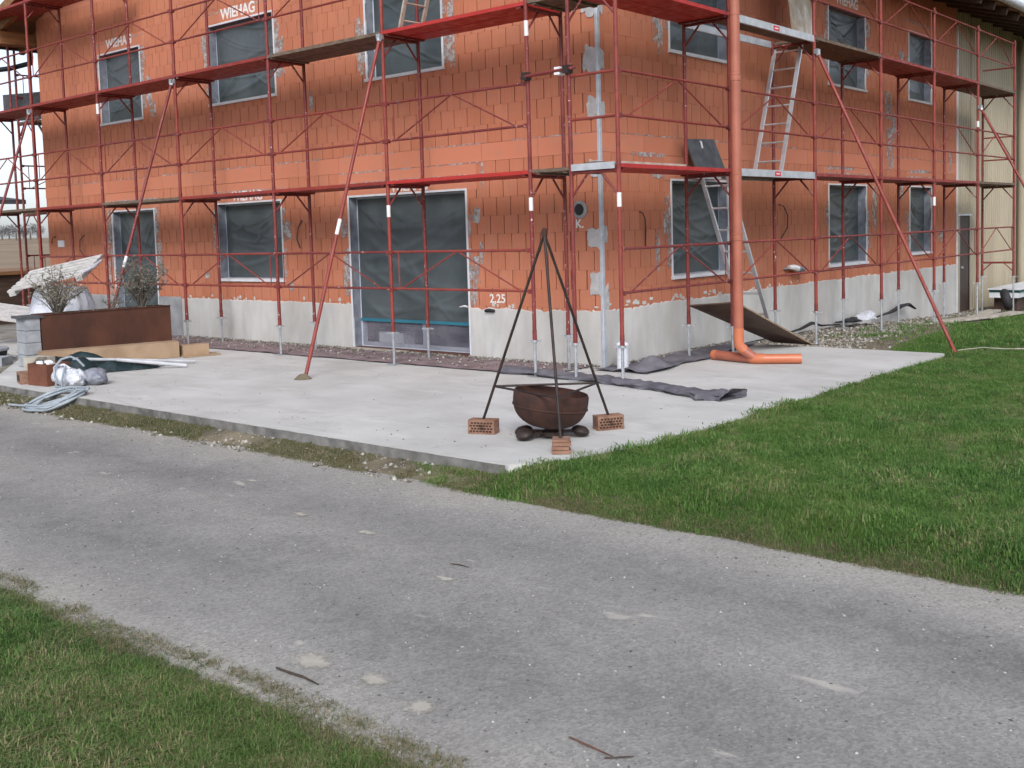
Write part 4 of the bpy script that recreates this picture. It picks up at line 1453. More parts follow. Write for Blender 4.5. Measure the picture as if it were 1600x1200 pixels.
def fl3(i, j):
    y = -.28 + i * 3.5
    edge = .86 - .35 * i + .10 * nz(y, 0, 7, 1.9)
    x = .03 + j * (edge - .03)
    z = .014 + .035 * abs(nz(x * 4, y * 2.2, 6)) + .10 * max(0, nz(x * 2.6, y * 2.0, 9)) * (1 - .6 * i) * min(1, j * 5) + (.07 * math.exp(-((y - .2) / .18) ** 2) * math.exp(-((x - .6) / .2) ** 2))
    return (x, y, z)
mb.grid(fl3, 110, 40)
o = obj('fleece_sheet', mb, 'fleece_dark'); tag(o, 'crumpled dark grey fleece at the foot of the narrow wall', 'fleece')


# ================================================================== TRIPOD AND FIRE BOWL
APEX = Vector((2.26, -4.0, 1.755))
feet = [Vector((1.60, -4.11, .125)), Vector((2.69, -4.40, .125)), Vector((2.43, -3.37, .125))]
tri = thing('fire_tripod', (2.26, -4.0, 0), 'tall rusty tripod of three rods standing on loose bricks', 'tripod')
for f in feet:
    d = (APEX - f).normalized()
    obj('leg', MB().tube(f, APEX + d * .03, .0125, 10), 'rust_dark', tri)
br = [f.lerp(APEX, .185) for f in feet]
for a, b in ((0, 1), (1, 2), (2, 0)):
    obj('brace', MB().tube(br[a], br[b], .010, 8), 'rust_dark', tri)
mb = MB(); mb.lathe([(.001, .05), (.02, .04), (.028, .0), (.02, -.04)], 10, APEX); obj('apex_ring', mb, 'rust', tri)

bowl = thing('fire_bowl', (2.24, -3.95, 0), 'round rusty steel fire bowl on a low stand under the tripod', 'fire bowl')
tilt = Matrix.Rotation(R(-7), 3, 'Y') @ Matrix.Rotation(R(4), 3, 'X')
tilt = Matrix.Rotation(R(7), 3, Vector((-.65, .76, 0)))
prof = []
for k in range(0, 13):
    a = R(90) * k / 12
    prof.append((.325 * math.sin(a) ** .7 + .0005, -.235 * math.cos(a)))
prof += [(.325, .055), (.316, .075), (.308, .072), (.313, .05)]
for k in range(12, -1, -1):
    a = R(90) * k / 12
    prof.append((.313 * math.sin(a) ** .7 + .0005, -.223 * math.cos(a)))
mb = MB(); mb.lathe(prof, 40, (2.24, -3.95, .325), tilt); obj('bowl_shell', mb, 'rust', bowl)
mb = MB(); mb.lathe([(.322, -.06), (.328, -.055), (.328, -.047), (.3255, -.042)], 40, (2.24, -3.95, .325), tilt); obj('weld_seam', mb, 'rust', bowl)
mb = MB(); mb.lathe([(.0, .025), (.10, .025), (.10, .06), (.06, .075), (.06, .11), (.0, .11)], 20, (2.24, -3.95, 0)); obj('stand_plate', mb, 'rust_dark', bowl)
for ang in (40, 118, 203, 244):
    a = R(ang)
    c = Vector((2.24 + .25 * math.cos(a), -3.95 + .25 * math.sin(a), .052))
    mb = MB(); mb.bar((2.24, -3.95, .055), c, .05, .02); obj('stand_arm', mb, 'rust_dark', bowl)
    rm = Matrix.Rotation(a, 3, 'Z') @ Matrix.Rotation(R(14), 3, 'Y')
    mb = MB(); mb.lathe([(.001, .046), (.045, .040), (.072, .020), (.080, 0), (.072, -.020), (.045, -.036), (.001, -.042)], 18, c, rm); obj('disc_foot', mb, 'rust_dark', bowl)


def loose_brick(label, c, ang, holes=True, sz=(.25, .125, .125), broken=False):
    root = thing('loose_brick', (c[0], c[1], 0), label, 'brick', 'bricks under the tripod legs')
    rm = Matrix.Rotation(R(ang), 3, 'Z')
    ax, ay = rm @ Vector((1, 0, 0)), rm @ Vector((0, 1, 0))
    mb = MB()
    if broken:
        z = .002
        for k, t in enumerate((.028, .030, .032, .024)):
            mb.obox((c[0] + .004 * (-1) ** k, c[1] + .003 * k, z + t / 2), rm @ Vector((1, .04 * (-1) ** k, 0)), rm @ Vector((-.04 * (-1) ** k, 1, 0)), (0, 0, 1), sz[0] / 2 - .006 * (k % 2), sz[1] / 2 - .005 * (k % 3), t / 2 - .0015)
            z += t + .001
    else:
        mb.obox((c[0], c[1], sz[2] / 2 + .002), ax, ay, (0, 0, 1), sz[0] / 2, sz[1] / 2, sz[2] / 2)
    obj('clay_body', mb, 'loose_brick', root)
    if holes:
        f = Vector((c[0], c[1], 0)) - ay * (sz[1] / 2 + .0008)
        k = 0
        for r_ in range(4):
            for q in range(7):
                u = (q - 3) * .0305 + (.006 if r_ % 2 else -.006); z = .026 + r_ * .0245
                if abs(u) > .108: continue
                hw, hh = (.0105, .0075)
                if r_ in (1, 2) and q == 3: hw, hh = .017, .011
                mb = MB(); mb.obox(f + ax * u + Vector((0, 0, z)), ax, ay, (0, 0, 1), hw, .0016, hh)
                obj('cell_shade', mb, 'hole', root)  # dark plate on the face paints the cell's shade, nothing is recessed
                k += 1


loose_brick('perforated brick under the tripod leg farthest from the lawn', (1.60, -4.11), 20)
loose_brick('split orange brick at the slab tip under the front tripod leg', (2.69, -4.40), 38, False, (.15, .15, .125), True)
loose_brick('perforated brick under the tripod leg nearest the drain pipe', (2.43, -3.37), 58)


# ================================================================== THINGS AT THE WEST END OF THE SLAB
def planter_frame():
    a = Vector((-7.42, -3.70, 0)); b = Vector((-7.22, -1.70, 0))
    d = (b - a).normalized(); w = Vector((-d.y, d.x, 0))   # w points away from the camera
    if w.x > 0: w = -w
    return a, b, d, w
pa, pb, pdv, pw = planter_frame()
H = .76
pl = thing('planter', pa + (pb - pa) / 2, 'long rust-brown steel planter box with two grey shrubs', 'planter')
def pside(p, q, t=.012):
    mb = MB()
    n = Vector((0, 0, 1)).cross(q - p).normalized()
    mb.add([p, q, q + Vector((0, 0, H)), p + Vector((0, 0, H)), p + n * t, q + n * t, q + n * t + Vector((0, 0, H)), p + n * t + Vector((0, 0, H))],
           [(0, 1, 2, 3), (7, 6, 5, 4), (1, 0, 4, 5), (2, 1, 5, 6), (3, 2, 6, 7), (0, 3, 7, 4)])
    return mb
DP = .42
c0, c1, c2, c3 = pa, pb, pb + pw * DP, pa + pw * DP
for p, q in ((c0, c1), (c1, c2), (c2, c3), (c3, c0)):
    obj('side_panel', pside(p + (q - p).normalized() * .006, q - (q - p).normalized() * .006), 'corten', pl, recalc=True)
mb = MB()
for p, q, in ((c0, c1),):
    mb.bar(p + Vector((0, 0, H + .002)), q + Vector((0, 0, H + .002)), .03, .012)
obj('rim', mb, 'corten', pl)
mb = MB()
def soilf(i, j):
    p = pa + pdv * (.03 + 1.95 * i) + pw * (.03 + (DP - .06) * j)
    return (p.x, p.y, H - .05 + .04 * nz(p.x, p.y, 0, 5))
mb.grid(soilf, 30, 8); obj('soil_fill', mb, 'soil', pl)


def shrub(label, base, h, spread, nst, leafmat, seed, dens=1.0, droop=0.0):
    rs = random.Random(seed)
    root = thing('shrub', base, label, 'shrub', 'shrubs in the planter')
    base = Vector(base)
    mbt = MB(); lv = MB()
    for s in range(nst):
        a = rs.uniform(0, 2 * math.pi); out = rs.uniform(.15, 1) * spread
        p = base + Vector((rs.uniform(-.03, .03), rs.uniform(-.03, .03), 0))
        tip = base + Vector((math.cos(a) * out, math.sin(a) * out, h * rs.uniform(.6, 1.0) * (1 - .35 * (out / spread) ** 2)))
        midp = p.lerp(tip, .5) + Vector((math.cos(a), math.sin(a), 0)) * (-.12 * out) + Vector((rs.uniform(-.03, .03), rs.uniform(-.03, .03), .03))
        mbt.path([p, midp, tip], [.009, .006, .002], 5)
        for k in range(int(9 * dens)):
            t = rs.uniform(.35, 1.0)
            q = (p.lerp(midp, t * 2) if t < .5 else midp.lerp(tip, t * 2 - 1))
            dirv = Vector((rs.gauss(0, 1), rs.gauss(0, 1), rs.gauss(.5, .6))).normalized()
            e = q + dirv * rs.uniform(.05, .13)
            mbt.path([q, e], [.0035, .0015], 4)
            for l_ in range(int(5 * dens)):
                c = q.lerp(e, rs.uniform(.2, 1.1))
                d1 = Vector((rs.gauss(0, 1), rs.gauss(0, 1), rs.gauss(.3, .8))).normalized()
                d2 = d1.cross(Vector((rs.gauss(0, 1), rs.gauss(0, 1), rs.gauss(0, 1)))).normalized()
                L_ = rs.uniform(.016, .032); w_ = L_ * .34
                lv.add([c, c + d1 * L_ * .5 + d2 * w_, c + d1 * L_, c + d1 * L_ * .5 - d2 * w_], [(0, 1, 2, 3)])
    obj('twigs', mbt, 'twig', root)
    o = obj('foliage', lv, leafmat, root, smooth=False)
    return root


b1 = pa + pdv * .33 + pw * .2
b2 = pa + pdv * 1.62 + pw * .2
shrub('dry beige shrub at the bagged end of the planter', (b1.x, b1.y, H - .06), .80, .50, 40, 'dry_leaf', 5, 1.15)
shrub('grey-green shrub at the raker end of the planter', (b2.x, b2.y, H - .06), .92, .50, 44, 'green_leaf', 9, 1.3)
b3 = pa + pdv * 1.15 + pw * .2
shrub('small thin shrub in the middle of the planter', (b3.x, b3.y, H - .06), .30, .2, 9, 'green_leaf', 21, .6)
# low growth on the planter soil
mb = MB()
for k in range(260):
    p = pa + pdv * random.uniform(.5, 1.9) + pw * random.uniform(.05, .37)
    c = Vector((p.x, p.y, H - .045)); d1 = Vector((random.gauss(0, .5), random.gauss(0, .5), 1)).normalized(); d2 = d1.cross(Vector((random.gauss(0, 1), random.gauss(0, 1), 0))).normalized()
    L_ = random.uniform(.04, .10)
    mb.add([c - d2 * .006, c + d2 * .006, c + d1 * L_], [(0, 1, 2)])
o = obj('ground_cover', mb, 'green_leaf', pl, smooth=False); o['kind'] = 'stuff'

# stacked pale blocks beside the planter
bc = pa - pdv * .125 + pw * .19
for k in range(4):
    mb = MB()
    mb.obox((bc.x + .006 * (k % 2), bc.y, .095 + k * .178), pdv, pw, (0, 0, 1), .105, .18, .085)
    o = obj('concrete_block', mb, 'block_grey')
    tag(o, ['bottom', 'second lowest', 'third', 'topmost'][k] + ' pale grey block in the stack at the planter end', 'block', 'grey blocks stacked by the planter')
mb = MB(); mb.obox((bc.x, bc.y, .095 + 3 * .178 + .105), pdv, pw, (.05, 0, 1), .16, .21, .018); o = obj('cover_sheet', mb, 'board_dark'); tag(o, 'dark cover lying on the stack of pale grey blocks', 'cover')

# wrapped sack with pallet on top
bg = thing('big_sack', (-8.75, -3.45, 0), 'bulging sack in milky plastic wrap behind the planter', 'sack')
bcx = Vector((-8.52, -2.86, 0))
rdir = Vector((.76, .65, 0)); fdir = Vector((-.65, .76, 0))
def sack(i, j):
    a = 2 * math.pi * i
    t = j
    rad = .64 * (1 - .45 * t ** 1.6) * (1 if t < .98 else .02)
    if t < .1: rad *= .9 + t
    k = 1 + .14 * nz(math.cos(a) * 1.7, math.sin(a) * 1.7, t * 3) + .07 * nz(math.cos(a) * 5, math.sin(a) * 5, t * 6)
    p = bcx + rdir * (math.cos(a) * rad * k * 1.0 + .10 * (t - .5)) + fdir * math.sin(a) * rad * .6 * k
    return (p.x, p.y, 1.13 * t + .03 * nz(math.cos(a) * 3, math.sin(a) * 3, 2))
mb = MB(); mb.grid(sack, 48, 26); obj('wrap', mb, 'wrap', bg)
pal = thing('pallet', bcx + Vector((0, 0, 1.13)), 'bleached pallet lying tilted on top of the wrapped sack', 'pallet')
pc = bcx + Vector((0, 0, 1.29)) + rdir * .02 - fdir * .08
pu = (rdir + Vector((0, 0, .20))).normalized(); pv = (fdir + Vector((0, 0, .34))).normalized(); pn = pu.cross(pv)
if pn.z < 0: pn = -pn
for k in range(6):
    mb = MB(); mb.obox(pc + pv * (-.40 + .16 * k) + pn * .045, pu, pv, pn, .60, .047, .011); obj('slat', mb, 'pallet', pal)
for k in range(3):
    mb = MB(); mb.obox(pc + pu * (-.53 + .53 * k), pu, pv, pn, .05, .46, .034); obj('bearer', mb, 'pallet', pal)
mb = MB()
mb.path([pc + pu * .58 + pv * -.40 + pn * .06, pc + pu * .64 + pv * -.1 + pn * .03, pc + pu * .62 + pv * .3], [.02, .035, .015], 10); obj('plastic_tail', mb, 'wrap', pal)

# long cardboard carton in front of the planter
u = Vector((.29, .957, 0)).normalized(); v = Vector((.957, -.29, 0))
cb = thing('carton', (-6.85, -2.75, 0), 'long flat cardboard carton lying against the planter', 'carton')
mb = MB(); mb.obox((-6.93, -2.92, .125), u, v, (0, 0, 1), .98, .13, .12); obj('box_body', mb, 'cardboard', cb)
mb = MB(); mb.obox((-6.93, -2.92, .2475), u, v, (.06, 0, 1), .975, .126, .0015); obj('flap', mb, 'cardboard', cb)
mb = MB(); mb.obox((-6.555, -1.74, .09), u, v, (0, 0, 1), .20, .12, .085); o = obj('cardboard_box', mb, 'cardboard'); tag(o, 'small cardboard box at the end of the long carton', 'carton')
mb = MB(); mb.obox((-6.42, -1.72, .012), u, v, (0, 0, 1), .28, .16, .008); o = obj('cardboard_sheet', mb, 'cardboard'); tag(o, 'flattened cardboard sheet under the small box', 'cardboard')

# green tarpaulin, two white poles
def trp(i, j):
    p = Vector((-6.35, -4.02, 0)).lerp(Vector((-5.70, -2.86, 0)), i)
    w_ = 1.0 * (1 - .72 * i) + .06
    q = p + Vector((-.65, .76, 0)) * (w_ * (j - .45)) + Vector((.76, .65, 0)) * .05 * nz(i * 4, j * 4, 2)
    prof = max(0, 1 - abs(2 * j - 1) ** 2.2)
    return (q.x, q.y, .005 + (.27 * (1 - i) + .06) * prof * (.8 + .7 * nz(q.x * 4, q.y * 4, j)) + .025 * abs(nz(q.x * 9, q.y * 9, 3)))
mb = MB(); mb.grid(trp, 60, 30); o = obj('tarpaulin', mb, 'tarp'); tag(o, 'crumpled dark green tarpaulin in front of the carton', 'tarpaulin')
mb = MB(); mb.path([(-6.12, -3.92, .21), (-5.58, -2.36, .035)], .022, 10); o = obj('pole', mb, 'pole_white'); tag(o, 'longer white pole lying behind the green tarpaulin', 'pole', 'white poles')
mb = MB(); mb.path([(-5.86, -3.42, .16), (-5.27, -2.70, .03)], .026, 10); o = obj('pole', mb, 'pole_white'); tag(o, 'shorter white pole lying across the green tarpaulin', 'pole', 'white poles')

def blob(i, j, c, rx, ry, rz, s_, amp=.25):
    a = 2 * math.pi * i; b = math.pi * (j - .5)
    d = Vector((math.cos(a) * math.cos(b), math.sin(a) * math.cos(b), math.sin(b)))
    k = 1 + amp * mn.noise(d * 1.8 + Vector((s_, 0, 0))) + amp * .5 * mn.noise(d * 4.5 + Vector((s_, 3, 0)))
    return (c[0] + d.x * rx * k, c[1] + d.y * ry * k, max(.004, c[2] + d.z * rz * k))

# rusty box full of scraps, loose brick, chunk of block, bags
bx = thing('rusty_box', (-5.42, -4.62, 0), 'square rusty steel box full of scraps at the slab edge', 'box')
bo = Vector((-5.42, -4.60, 0)); bu = Vector((.86, .10, 0)).normalized(); bv = Vector((-bu.y, bu.x, 0)); hw, hd_, hh = .205, .16, .275
for s in (-1, 1):
    mb = MB(); mb.obox(bo + bv * (hd_ * s) + Vector((0, 0, hh / 2 + .003)), bu, bv, (0, 0, 1), hw, .006, hh / 2); obj('side_panel', mb, 'corten_bright', bx)
    mb = MB(); mb.obox(bo + bu * ((hw - .006) * s) + Vector((0, 0, hh / 2 + .003)), bu, bv, (0, 0, 1), .006, hd_ - .007, hh / 2 - .001); obj('side_panel', mb, 'corten_bright', bx)
mb = MB(); mb.grid(lambda i, j: tuple(bo + bu * (hw - .015) * (2 * i - 1) + bv * (hd_ - .012) * (2 * j - 1) + Vector((0, 0, .235 + .05 * nz(i * 5, j * 5, 1)))), 10, 10); obj('scrap_fill', mb, 'gravel_bed', bx)
for k, (a, b, r_, mt) in enumerate(((.12, -.05, .055, 'sticker'), (-.05, .03, .05, 'wrap'), (-.10, -.06, .045, 'sticker'))):
    c = bo + bu * a + bv * b
    mb = MB(); mb.grid(lambda i, j, c=c, r_=r_, k=k: blob(i, j, (c.x, c.y, .275), r_ * 1.3, r_, r_ * .6, 3 + k * 5, .5), 14, 9); obj('scrap', mb, mt, bx)
mb = MB(); mb.obox((-5.86, -4.72, .072), (.8, -.25, 0), (.25, .8, 0), (0, 0, 1), .16, .07, .07); o = obj('loose_brick', mb, 'loose_brick'); tag(o, 'hollow red brick lying beside the rusty box', 'brick')
mb = MB(); mb.obox((-5.93, -4.79, .072), (.25, .8, 0), (.8, -.25, 0), (0, 0, 1), .04, .004, .04); 
cc = Vector((-5.86, -4.72, .072)) + Vector((.8, -.25, 0)).normalized() * -.0 + Vector((-.25, -.8, 0)).normalized() * .0705
mb = MB(); mb.obox(cc, (.8, -.25, 0), (.25, .8, 0), (0, 0, 1), .115, .0015, .042); obj('cavity_shade', mb, 'hole', o)  # flat dark plate in place of the shaded hollow
mb = MB(); mb.obox((-6.05, -4.42, .15), (.8, .2, 0), (-.2, .8, 0), (.03, 0, 1), .16, .12, .15); o = obj('concrete_block', mb, 'plank_pale'); tag(o, 'pale chipped block standing behind the rusty box', 'block')
mb = MB(); mb.path([(-5.74, -4.72, .02), (-5.70, -4.70, .12), (-5.68, -4.66, .24), (-5.62, -4.62, .31), (-5.50, -4.6, .33)], [.05, .04, .05, .045, .03], 8, True, .7); o = obj('dry_root', mb, 'twig'); tag(o, 'dry brown root hanging over the rusty box edge', 'root')


bgw = thing('plastic_bag', (-4.93, -4.42, 0), 'white plastic canister bag tied with a strap on the slab', 'bag')
mb = MB(); mb.grid(lambda i, j: blob(i, j, (-5.07, -4.56, .115), .17, .15, .135, 2), 32, 20); obj('bag_body', mb, 'bag_white', bgw)
mb = MB(); mb.path([(-5.18, -4.64, .20), (-5.14, -4.62, .26), (-5.06, -4.58, .27), (-4.98, -4.54, .22)], .016, 8); obj('handle', mb, 'bag_white', bgw)
mb = MB(); mb.grid(lambda i, j: blob(i, j, (-4.90, -4.52, .10), .13, .13, .11, 8, .35), 28, 18); o = obj('plastic_bag', mb, 'wrap'); tag(o, 'clear crinkled plastic bag between the white and grey bags', 'bag')
mb = MB(); mb.grid(lambda i, j: blob(i, j, (-4.82, -4.30, .10), .17, .14, .11, 13, .22), 28, 18); o = obj('plastic_bag', mb, 'bag_grey'); tag(o, 'grey stuffed bag nearest the middle of the slab', 'bag')

# coiled hose spilling over the slab edge
hs = MB()
rs = random.Random(4)
pts = []
hc = Vector((-4.30, -5.10, 0)); hu = Vector((.76, .62, 0)).normalized(); hv = Vector((-.62, .76, 0)).normalized()
for k in range(0, 6 * 26):
    a = 2 * math.pi * k / 26
    lp = k // 26
    ra = .36 - .045 * (lp % 4) + .02 * math.sin(a * .37 + lp); rb = .235 - .03 * (lp % 3)
    p = hc + hu * (math.cos(a) * ra + .03 * math.sin(lp * 2.1)) + hv * (math.sin(a) * rb + .02 * math.cos(lp * 1.7))
    z = .018 if p.y > -4.97 else -.125
    z = -.13 + .165 * min(1, max(0, (p.y + 5.27) / .36)) + .010 * lp
    pts.append((p.x, p.y, z))
lead = [(-5.05, -5.30, -.13), (-4.85, -5.27, -.13), (-4.55, -5.20, -.12)]
tail = [(-4.70, -4.88, .06), (-4.90, -4.76, .10), (-5.05, -4.71, .14), (-5.10, -4.69, .24), (-5.08, -4.60, .34), (-5.0, -4.52, .37), (-4.94, -4.46, .33), (-4.90, -4.40, .24)]
hs.path(lead + pts + tail, .0145, 8)
o = obj('hose', hs, 'hose'); tag(o, 'coiled grey hose spilling over the slab edge', 'hose')
hs = MB(); hs.path([(-4.50, -4.90, .04), (-4.70, -4.80, .10), (-4.90, -4.68, .17), (-4.98, -4.60, .26)], .013, 8); o = obj('hose', hs, 'hose'); tag(o, 'short length of grey hose leading up to the bags', 'hose')

# far-left yard things
tb = thing('round_tub', (-9.55, -3.75, 0), 'dark round tub with a pale lid left of the block stack', 'tub')
mb = MB(); mb.lathe([(.001, 0), (.30, 0), (.34, .16), (.33, .17)], 28, (-9.35, -3.72, -.03)); obj('tub_wall', mb, 'rubber', tb)
mb = MB(); mb.lathe([(.36, .165), (.36, .20), (.34, .21), (.001, .225)], 28, (-9.35, -3.72, -.03)); obj('lid', mb, 'block_grey', tb)
mb = MB(); mb.obox((-8.75, -4.05, .03), (.76, .65, 0), (-.65, .76, 0), (0, 0, 1), .42, .18, .07); o = obj('kerb_stone', mb, 'block_grey'); tag(o, 'long pale kerb stone lying in front of the dark tub', 'kerb stone')
mb = MB(); mb.lathe([(.001, 0), (.13, 0), (.15, .30), (.155, .30), (.155, .32), (.001, .32)], 20, (-10.75, -3.55, -.03)); o = obj('bucket', mb, 'yellow'); tag(o, 'yellow bucket at the far edge of the yard', 'bucket')
wt = thing('worktable', (-11.9, -2.0, 0), 'pale tilted tabletop on dark legs behind the block stack', 'table')
mb = MB(); mb.obox((-11.55, -2.35, .58), (.76, .65, -.16), (-.65, .76, .25), (.1, -.2, 1), .52, .38, .02); obj('tabletop', mb, 'pallet', wt)
for s, t in ((-.4, -.25), (.4, -.25), (-.4, .25), (.4, .25)):
    c = Vector((-11.55, -2.35, 0)) + Vector((.76, .65, 0)) * s + Vector((-.65, .76, 0)) * t
    mb = MB(); mb.bar((c.x, c.y, -.04), (c.x, c.y, .56 - .16 * s + .24 * t), .06, .06); obj('leg', mb, 'timber_dark', wt)

# timber shed and far roof at the left
sh = thing('shed', (-20.5, 2.0, -.3), 'low brown timber shed in the yard behind the scaffold', 'shed')
mb = MB(); mb.box((-22.5, .2, -.5), (-19.0, 3.4, 1.05)); obj('walls', mb, 'timber_dark', sh)
mb = MB(); mb.box((-22.6, .1, 1.052), (-18.9, 3.5, 1.14)); obj('roof', mb, 'timber', sh)
mb = MB(); mb.bar((-18.97, .3, -.5), (-18.97, .3, 1.05), .1, .12); obj('post', mb, 'timber', sh)
mb = MB(); mb.bar((-18.97, 3.2, -.5), (-18.97, 3.2, 1.05), .1, .12); obj('post', mb, 'timber', sh)
fb = thing('outbuilding', (-31, 5, 0), 'far outbuilding with a dark overhanging roof', 'building')
mb = MB(); mb.prism([(-36, 3.9), (-27.0, 3.12), (-27.0, 3.26), (-36, 4.15)], lambda p: (p[0], 1.0, p[1]), lambda p: (p[0], 5.45, p[1])); obj('roof', mb, 'roof_dark', fb, recalc=True)
for x, y in ((-29.3, 5.2), (-29.3, 1.3), (-35, 5.2)):
    mb = MB(); mb.bar((x, y, -.6), (x, y, 3.25), .18, .18); obj('post', mb, 'timber_dark', fb)
mb = MB(); mb.box((-36, 1.2, -.6), (-34.5, 5.2, 3.5)); obj('wall', mb, 'timber_dark', fb)

# bare trees on the rise far off
rs = random.Random(3)
for k in range(9):
    dirx = 0.0 + k * 11 - 22
    dv = CAM_F + CAM_R * ((dirx - CX) / FPX); dv.z = 0; dv.normalize()
    dist = 235 + rs.uniform(-15, 25)
    p = CAM_LOC + dv * dist
    rr = math.hypot(p.x + 5, p.y)
    gzv = -.75 + 4.1 * sstep(30, 260, rr)
    h = rs.uniform(1.8, 3.4)
    t = thing('tree', (p.x, p.y, gzv - .6), ['bare grey tree', 'round bare tree', 'low bare tree'][k % 3] + ' on the field skyline, number %s from the frame edge' % ['one', 'two', 'three', 'four', 'five', 'six', 'seven', 'eight', 'nine'][k], 'tree', 'bare trees on the skyline')
    mb = MB(); mb.path([(p.x, p.y, gzv - .8), (p.x, p.y, gzv + h * .5)], [.22, .12], 6); obj('trunk', mb, 'twig', t)
    mb = MB()
    for q in range(420):
        d = Vector((rs.gauss(0, 1), rs.gauss(0, 1), rs.gauss(0, .8)))
        d = d.normalized() * rs.random() ** .4
        c = Vector((p.x, p.y, gzv + h * .62)) + Vector((d.x * h * .6, d.y * h * .6, d.z * h * .5))
        e = c + Vector((rs.gauss(0, .3), rs.gauss(0, .3), rs.uniform(.1, .5)))
        mb.add([c, c + Vector((.05, .05, 0)), e], [(0, 1, 2)])
    obj('crown', mb, 'bare_crown', t, smooth=False)

# ================================================================== THINGS AT THE BARN END
bn = thing('sheet_stack', (.7, 15.2, -.4), 'pale trestle with a dark teal sheet against the barn wall', 'trestle')
mb = MB(); mb.box((.45, 14.5, .06), (1.1, 19, .12)); obj('teal_sheet', mb, 'teal_sheet', bn)
mb = MB(); mb.box((.45, 14.5, -.06), (1.08, 19, .055)); obj('white_board', mb, 'white_plastic', bn)
mb = MB(); mb.box((.43, 14.45, .122), (1.12, 19, .150)); obj('top_edge', mb, 'bead', bn)
mb = MB(); mb.box((.5, 14.7, -.6), (1.0, 18.8, -.062)); obj('base', mb, 'timber_dark', bn)
mb = MB()
tm = Matrix.Rotation(R(75), 3, 'Y')
pr2 = [(.17 + .075 * math.cos(2 * math.pi * k / 12), .09 * math.sin(2 * math.pi * k / 12)) for k in range(13)]
mb.lathe(pr2, 28, (1.0, 13.85, -.05), Matrix.Rotation(R(20), 3, 'Z') @ tm); o = obj('tyre', mb, 'rubber'); tag(o, 'black tyre leaning by the barn door', 'tyre')
for k, (x, y, z, l_, a, lab) in enumerate(((1.25, 10.2, -.09, 1.9, 75, 'pale plank lying on gravel nearest the long raker'), (1.35, 11.6, -.12, 2.4, 82, 'pale plank on the gravel in front of the barn door'), (.95, 12.4, -.13, 2.2, 95, 'weathered plank on rubble beside the last scaffold post'))):
    mb = MB(); a_ = R(a)
    mb.obox((x, y, lawn_z(x, y) + .045), (math.cos(a_), math.sin(a_), 0), (-math.sin(a_), math.cos(a_), 0), (0, .0, 1), l_ / 2, .13, .022)
    o = obj('plank', mb, 'plank_pale'); tag(o, lab, 'plank', 'planks on the gravel')
mb = MB(); mb.grid(lambda i, j: blob(i, j, (.30, 7.75, -.02), .16, .26, .16, 31, .4), 24, 14); o = obj('rubble_sack', mb, 'bag_white'); tag(o, 'white crumpled sack at the wall foot under a window', 'sack')
mb = MB(); mb.grid(lambda i, j: blob(i, j, (.22, 7.25, -.05), .16, .38, .10, 37, .5), 24, 14); o = obj('dark_foil_heap', mb, 'rubber'); tag(o, 'crumpled black foil beside the white sack', 'foil')
mb = MB(); mb.path([(.12, 8.6, -.05), (.16, 9.3, .0), (.15, 9.9, .08), (.17, 10.2, .09), (.2, 10.5, -.02)], [.03, .05, .07, .06, .03], 10, True, .45); o = obj('membrane_strip', mb, 'rubber'); tag(o, 'black membrane strip curling off the wall foot', 'membrane')
mb = MB(); mb.path([(.10, 3.6, -.03), (.12, 4.6, -.02), (.13, 5.4, .02), (.2, 5.7, .10), (.18, 6.1, .02), (.12, 7.0, -.04)], [.015, .02, .035, .05, .035, .015], 8, True, .5); o = obj('membrane_strip', mb, 'rubber'); tag(o, 'black membrane strip along the wall foot behind the board', 'membrane')
mb = MB(); mb.path([(3.24, 3.55, .02), (3.5, 3.75, .05), (3.8, 3.7, .05), (4.1, 3.9, .05), (4.6, 4.1, .04), (5.0, 4.0, .04), (5.6, 4.3, .04), (6.2, 4.2, .03)], .007, 6); o = obj('rope', mb, 'plank_pale'); tag(o, 'pale rope trailing over the lawn from the raker foot', 'rope')

# ================================================================== PALE PATCHES AND STICKS ON THE ROAD
M = Mat('dust_film', .95, 0, .2)
M.color(M.ramp(M.noise(12, 4), [(.3, (0.40, 0.365, 0.31)), (.7, (0.50, 0.47, 0.41))]))
gc = M.n('ShaderNodeTexCoord'); ln_ = M.n('ShaderNodeVectorMath', operation='LENGTH'); M.l(gc.outputs['Object'], ln_.inputs[0])
fa = M.math('ADD', M.math('SUBTRACT', 1.0, ln_.outputs['Value']), M.math('MULTIPLY', M.math('SUBTRACT', M.noise(22, 4, .7), .5), 1.5))
M.l(M.ramp(fa, [(.15, (0, 0, 0)), (.6, (.9, .9, .9))]), M.b.inputs['Alpha'])
MT['dust_film'] = M.m
road_o = bpy.data.objects['road']
for k, (x, y, w_, h_) in enumerate(((2.70, -6.49, .11, .06), (3.76, -6.86, .10, .05), (4.06, -8.06, .17, .10), (4.79, -8.09, .10, .08), (1.94, -6.44, .10, .05), (.76, -5.98, .10, .05), (4.45, -8.02, .12, .07))):
    mb = MB()
    mb.grid(lambda i, j: (2 * i - 1, 2 * j - 1, (road_z(x + (2 * i - 1) * w_, y + (2 * j - 1) * h_) - road_z(x, y)) / .05), 8, 8)
    o = obj('dust_patch', mb, 'dust_film', road_o)
    o.location = (x, y, road_z(x, y) + .004); o.scale = (w_, h_, .05)
def stick(label, pts, r, mat):
    P = [(x, y, road_z(x, y) + dz + r * .6) for x, y, dz in pts]
    mb = MB(); mb.path(P, [r * .7] + [r] * (len(P) - 2) + [r * .5], 7)
    o = obj('stick', mb, mat); tag(o, label, 'stick', 'twigs dropped on the lane')
stick('dark stick lying on the lane by the near grass bank', [(4.00, -8.21, .004), (4.09, -8.215, .008), (4.18, -8.20, .004), (4.29, -8.205, .0)], .006, 'stick')
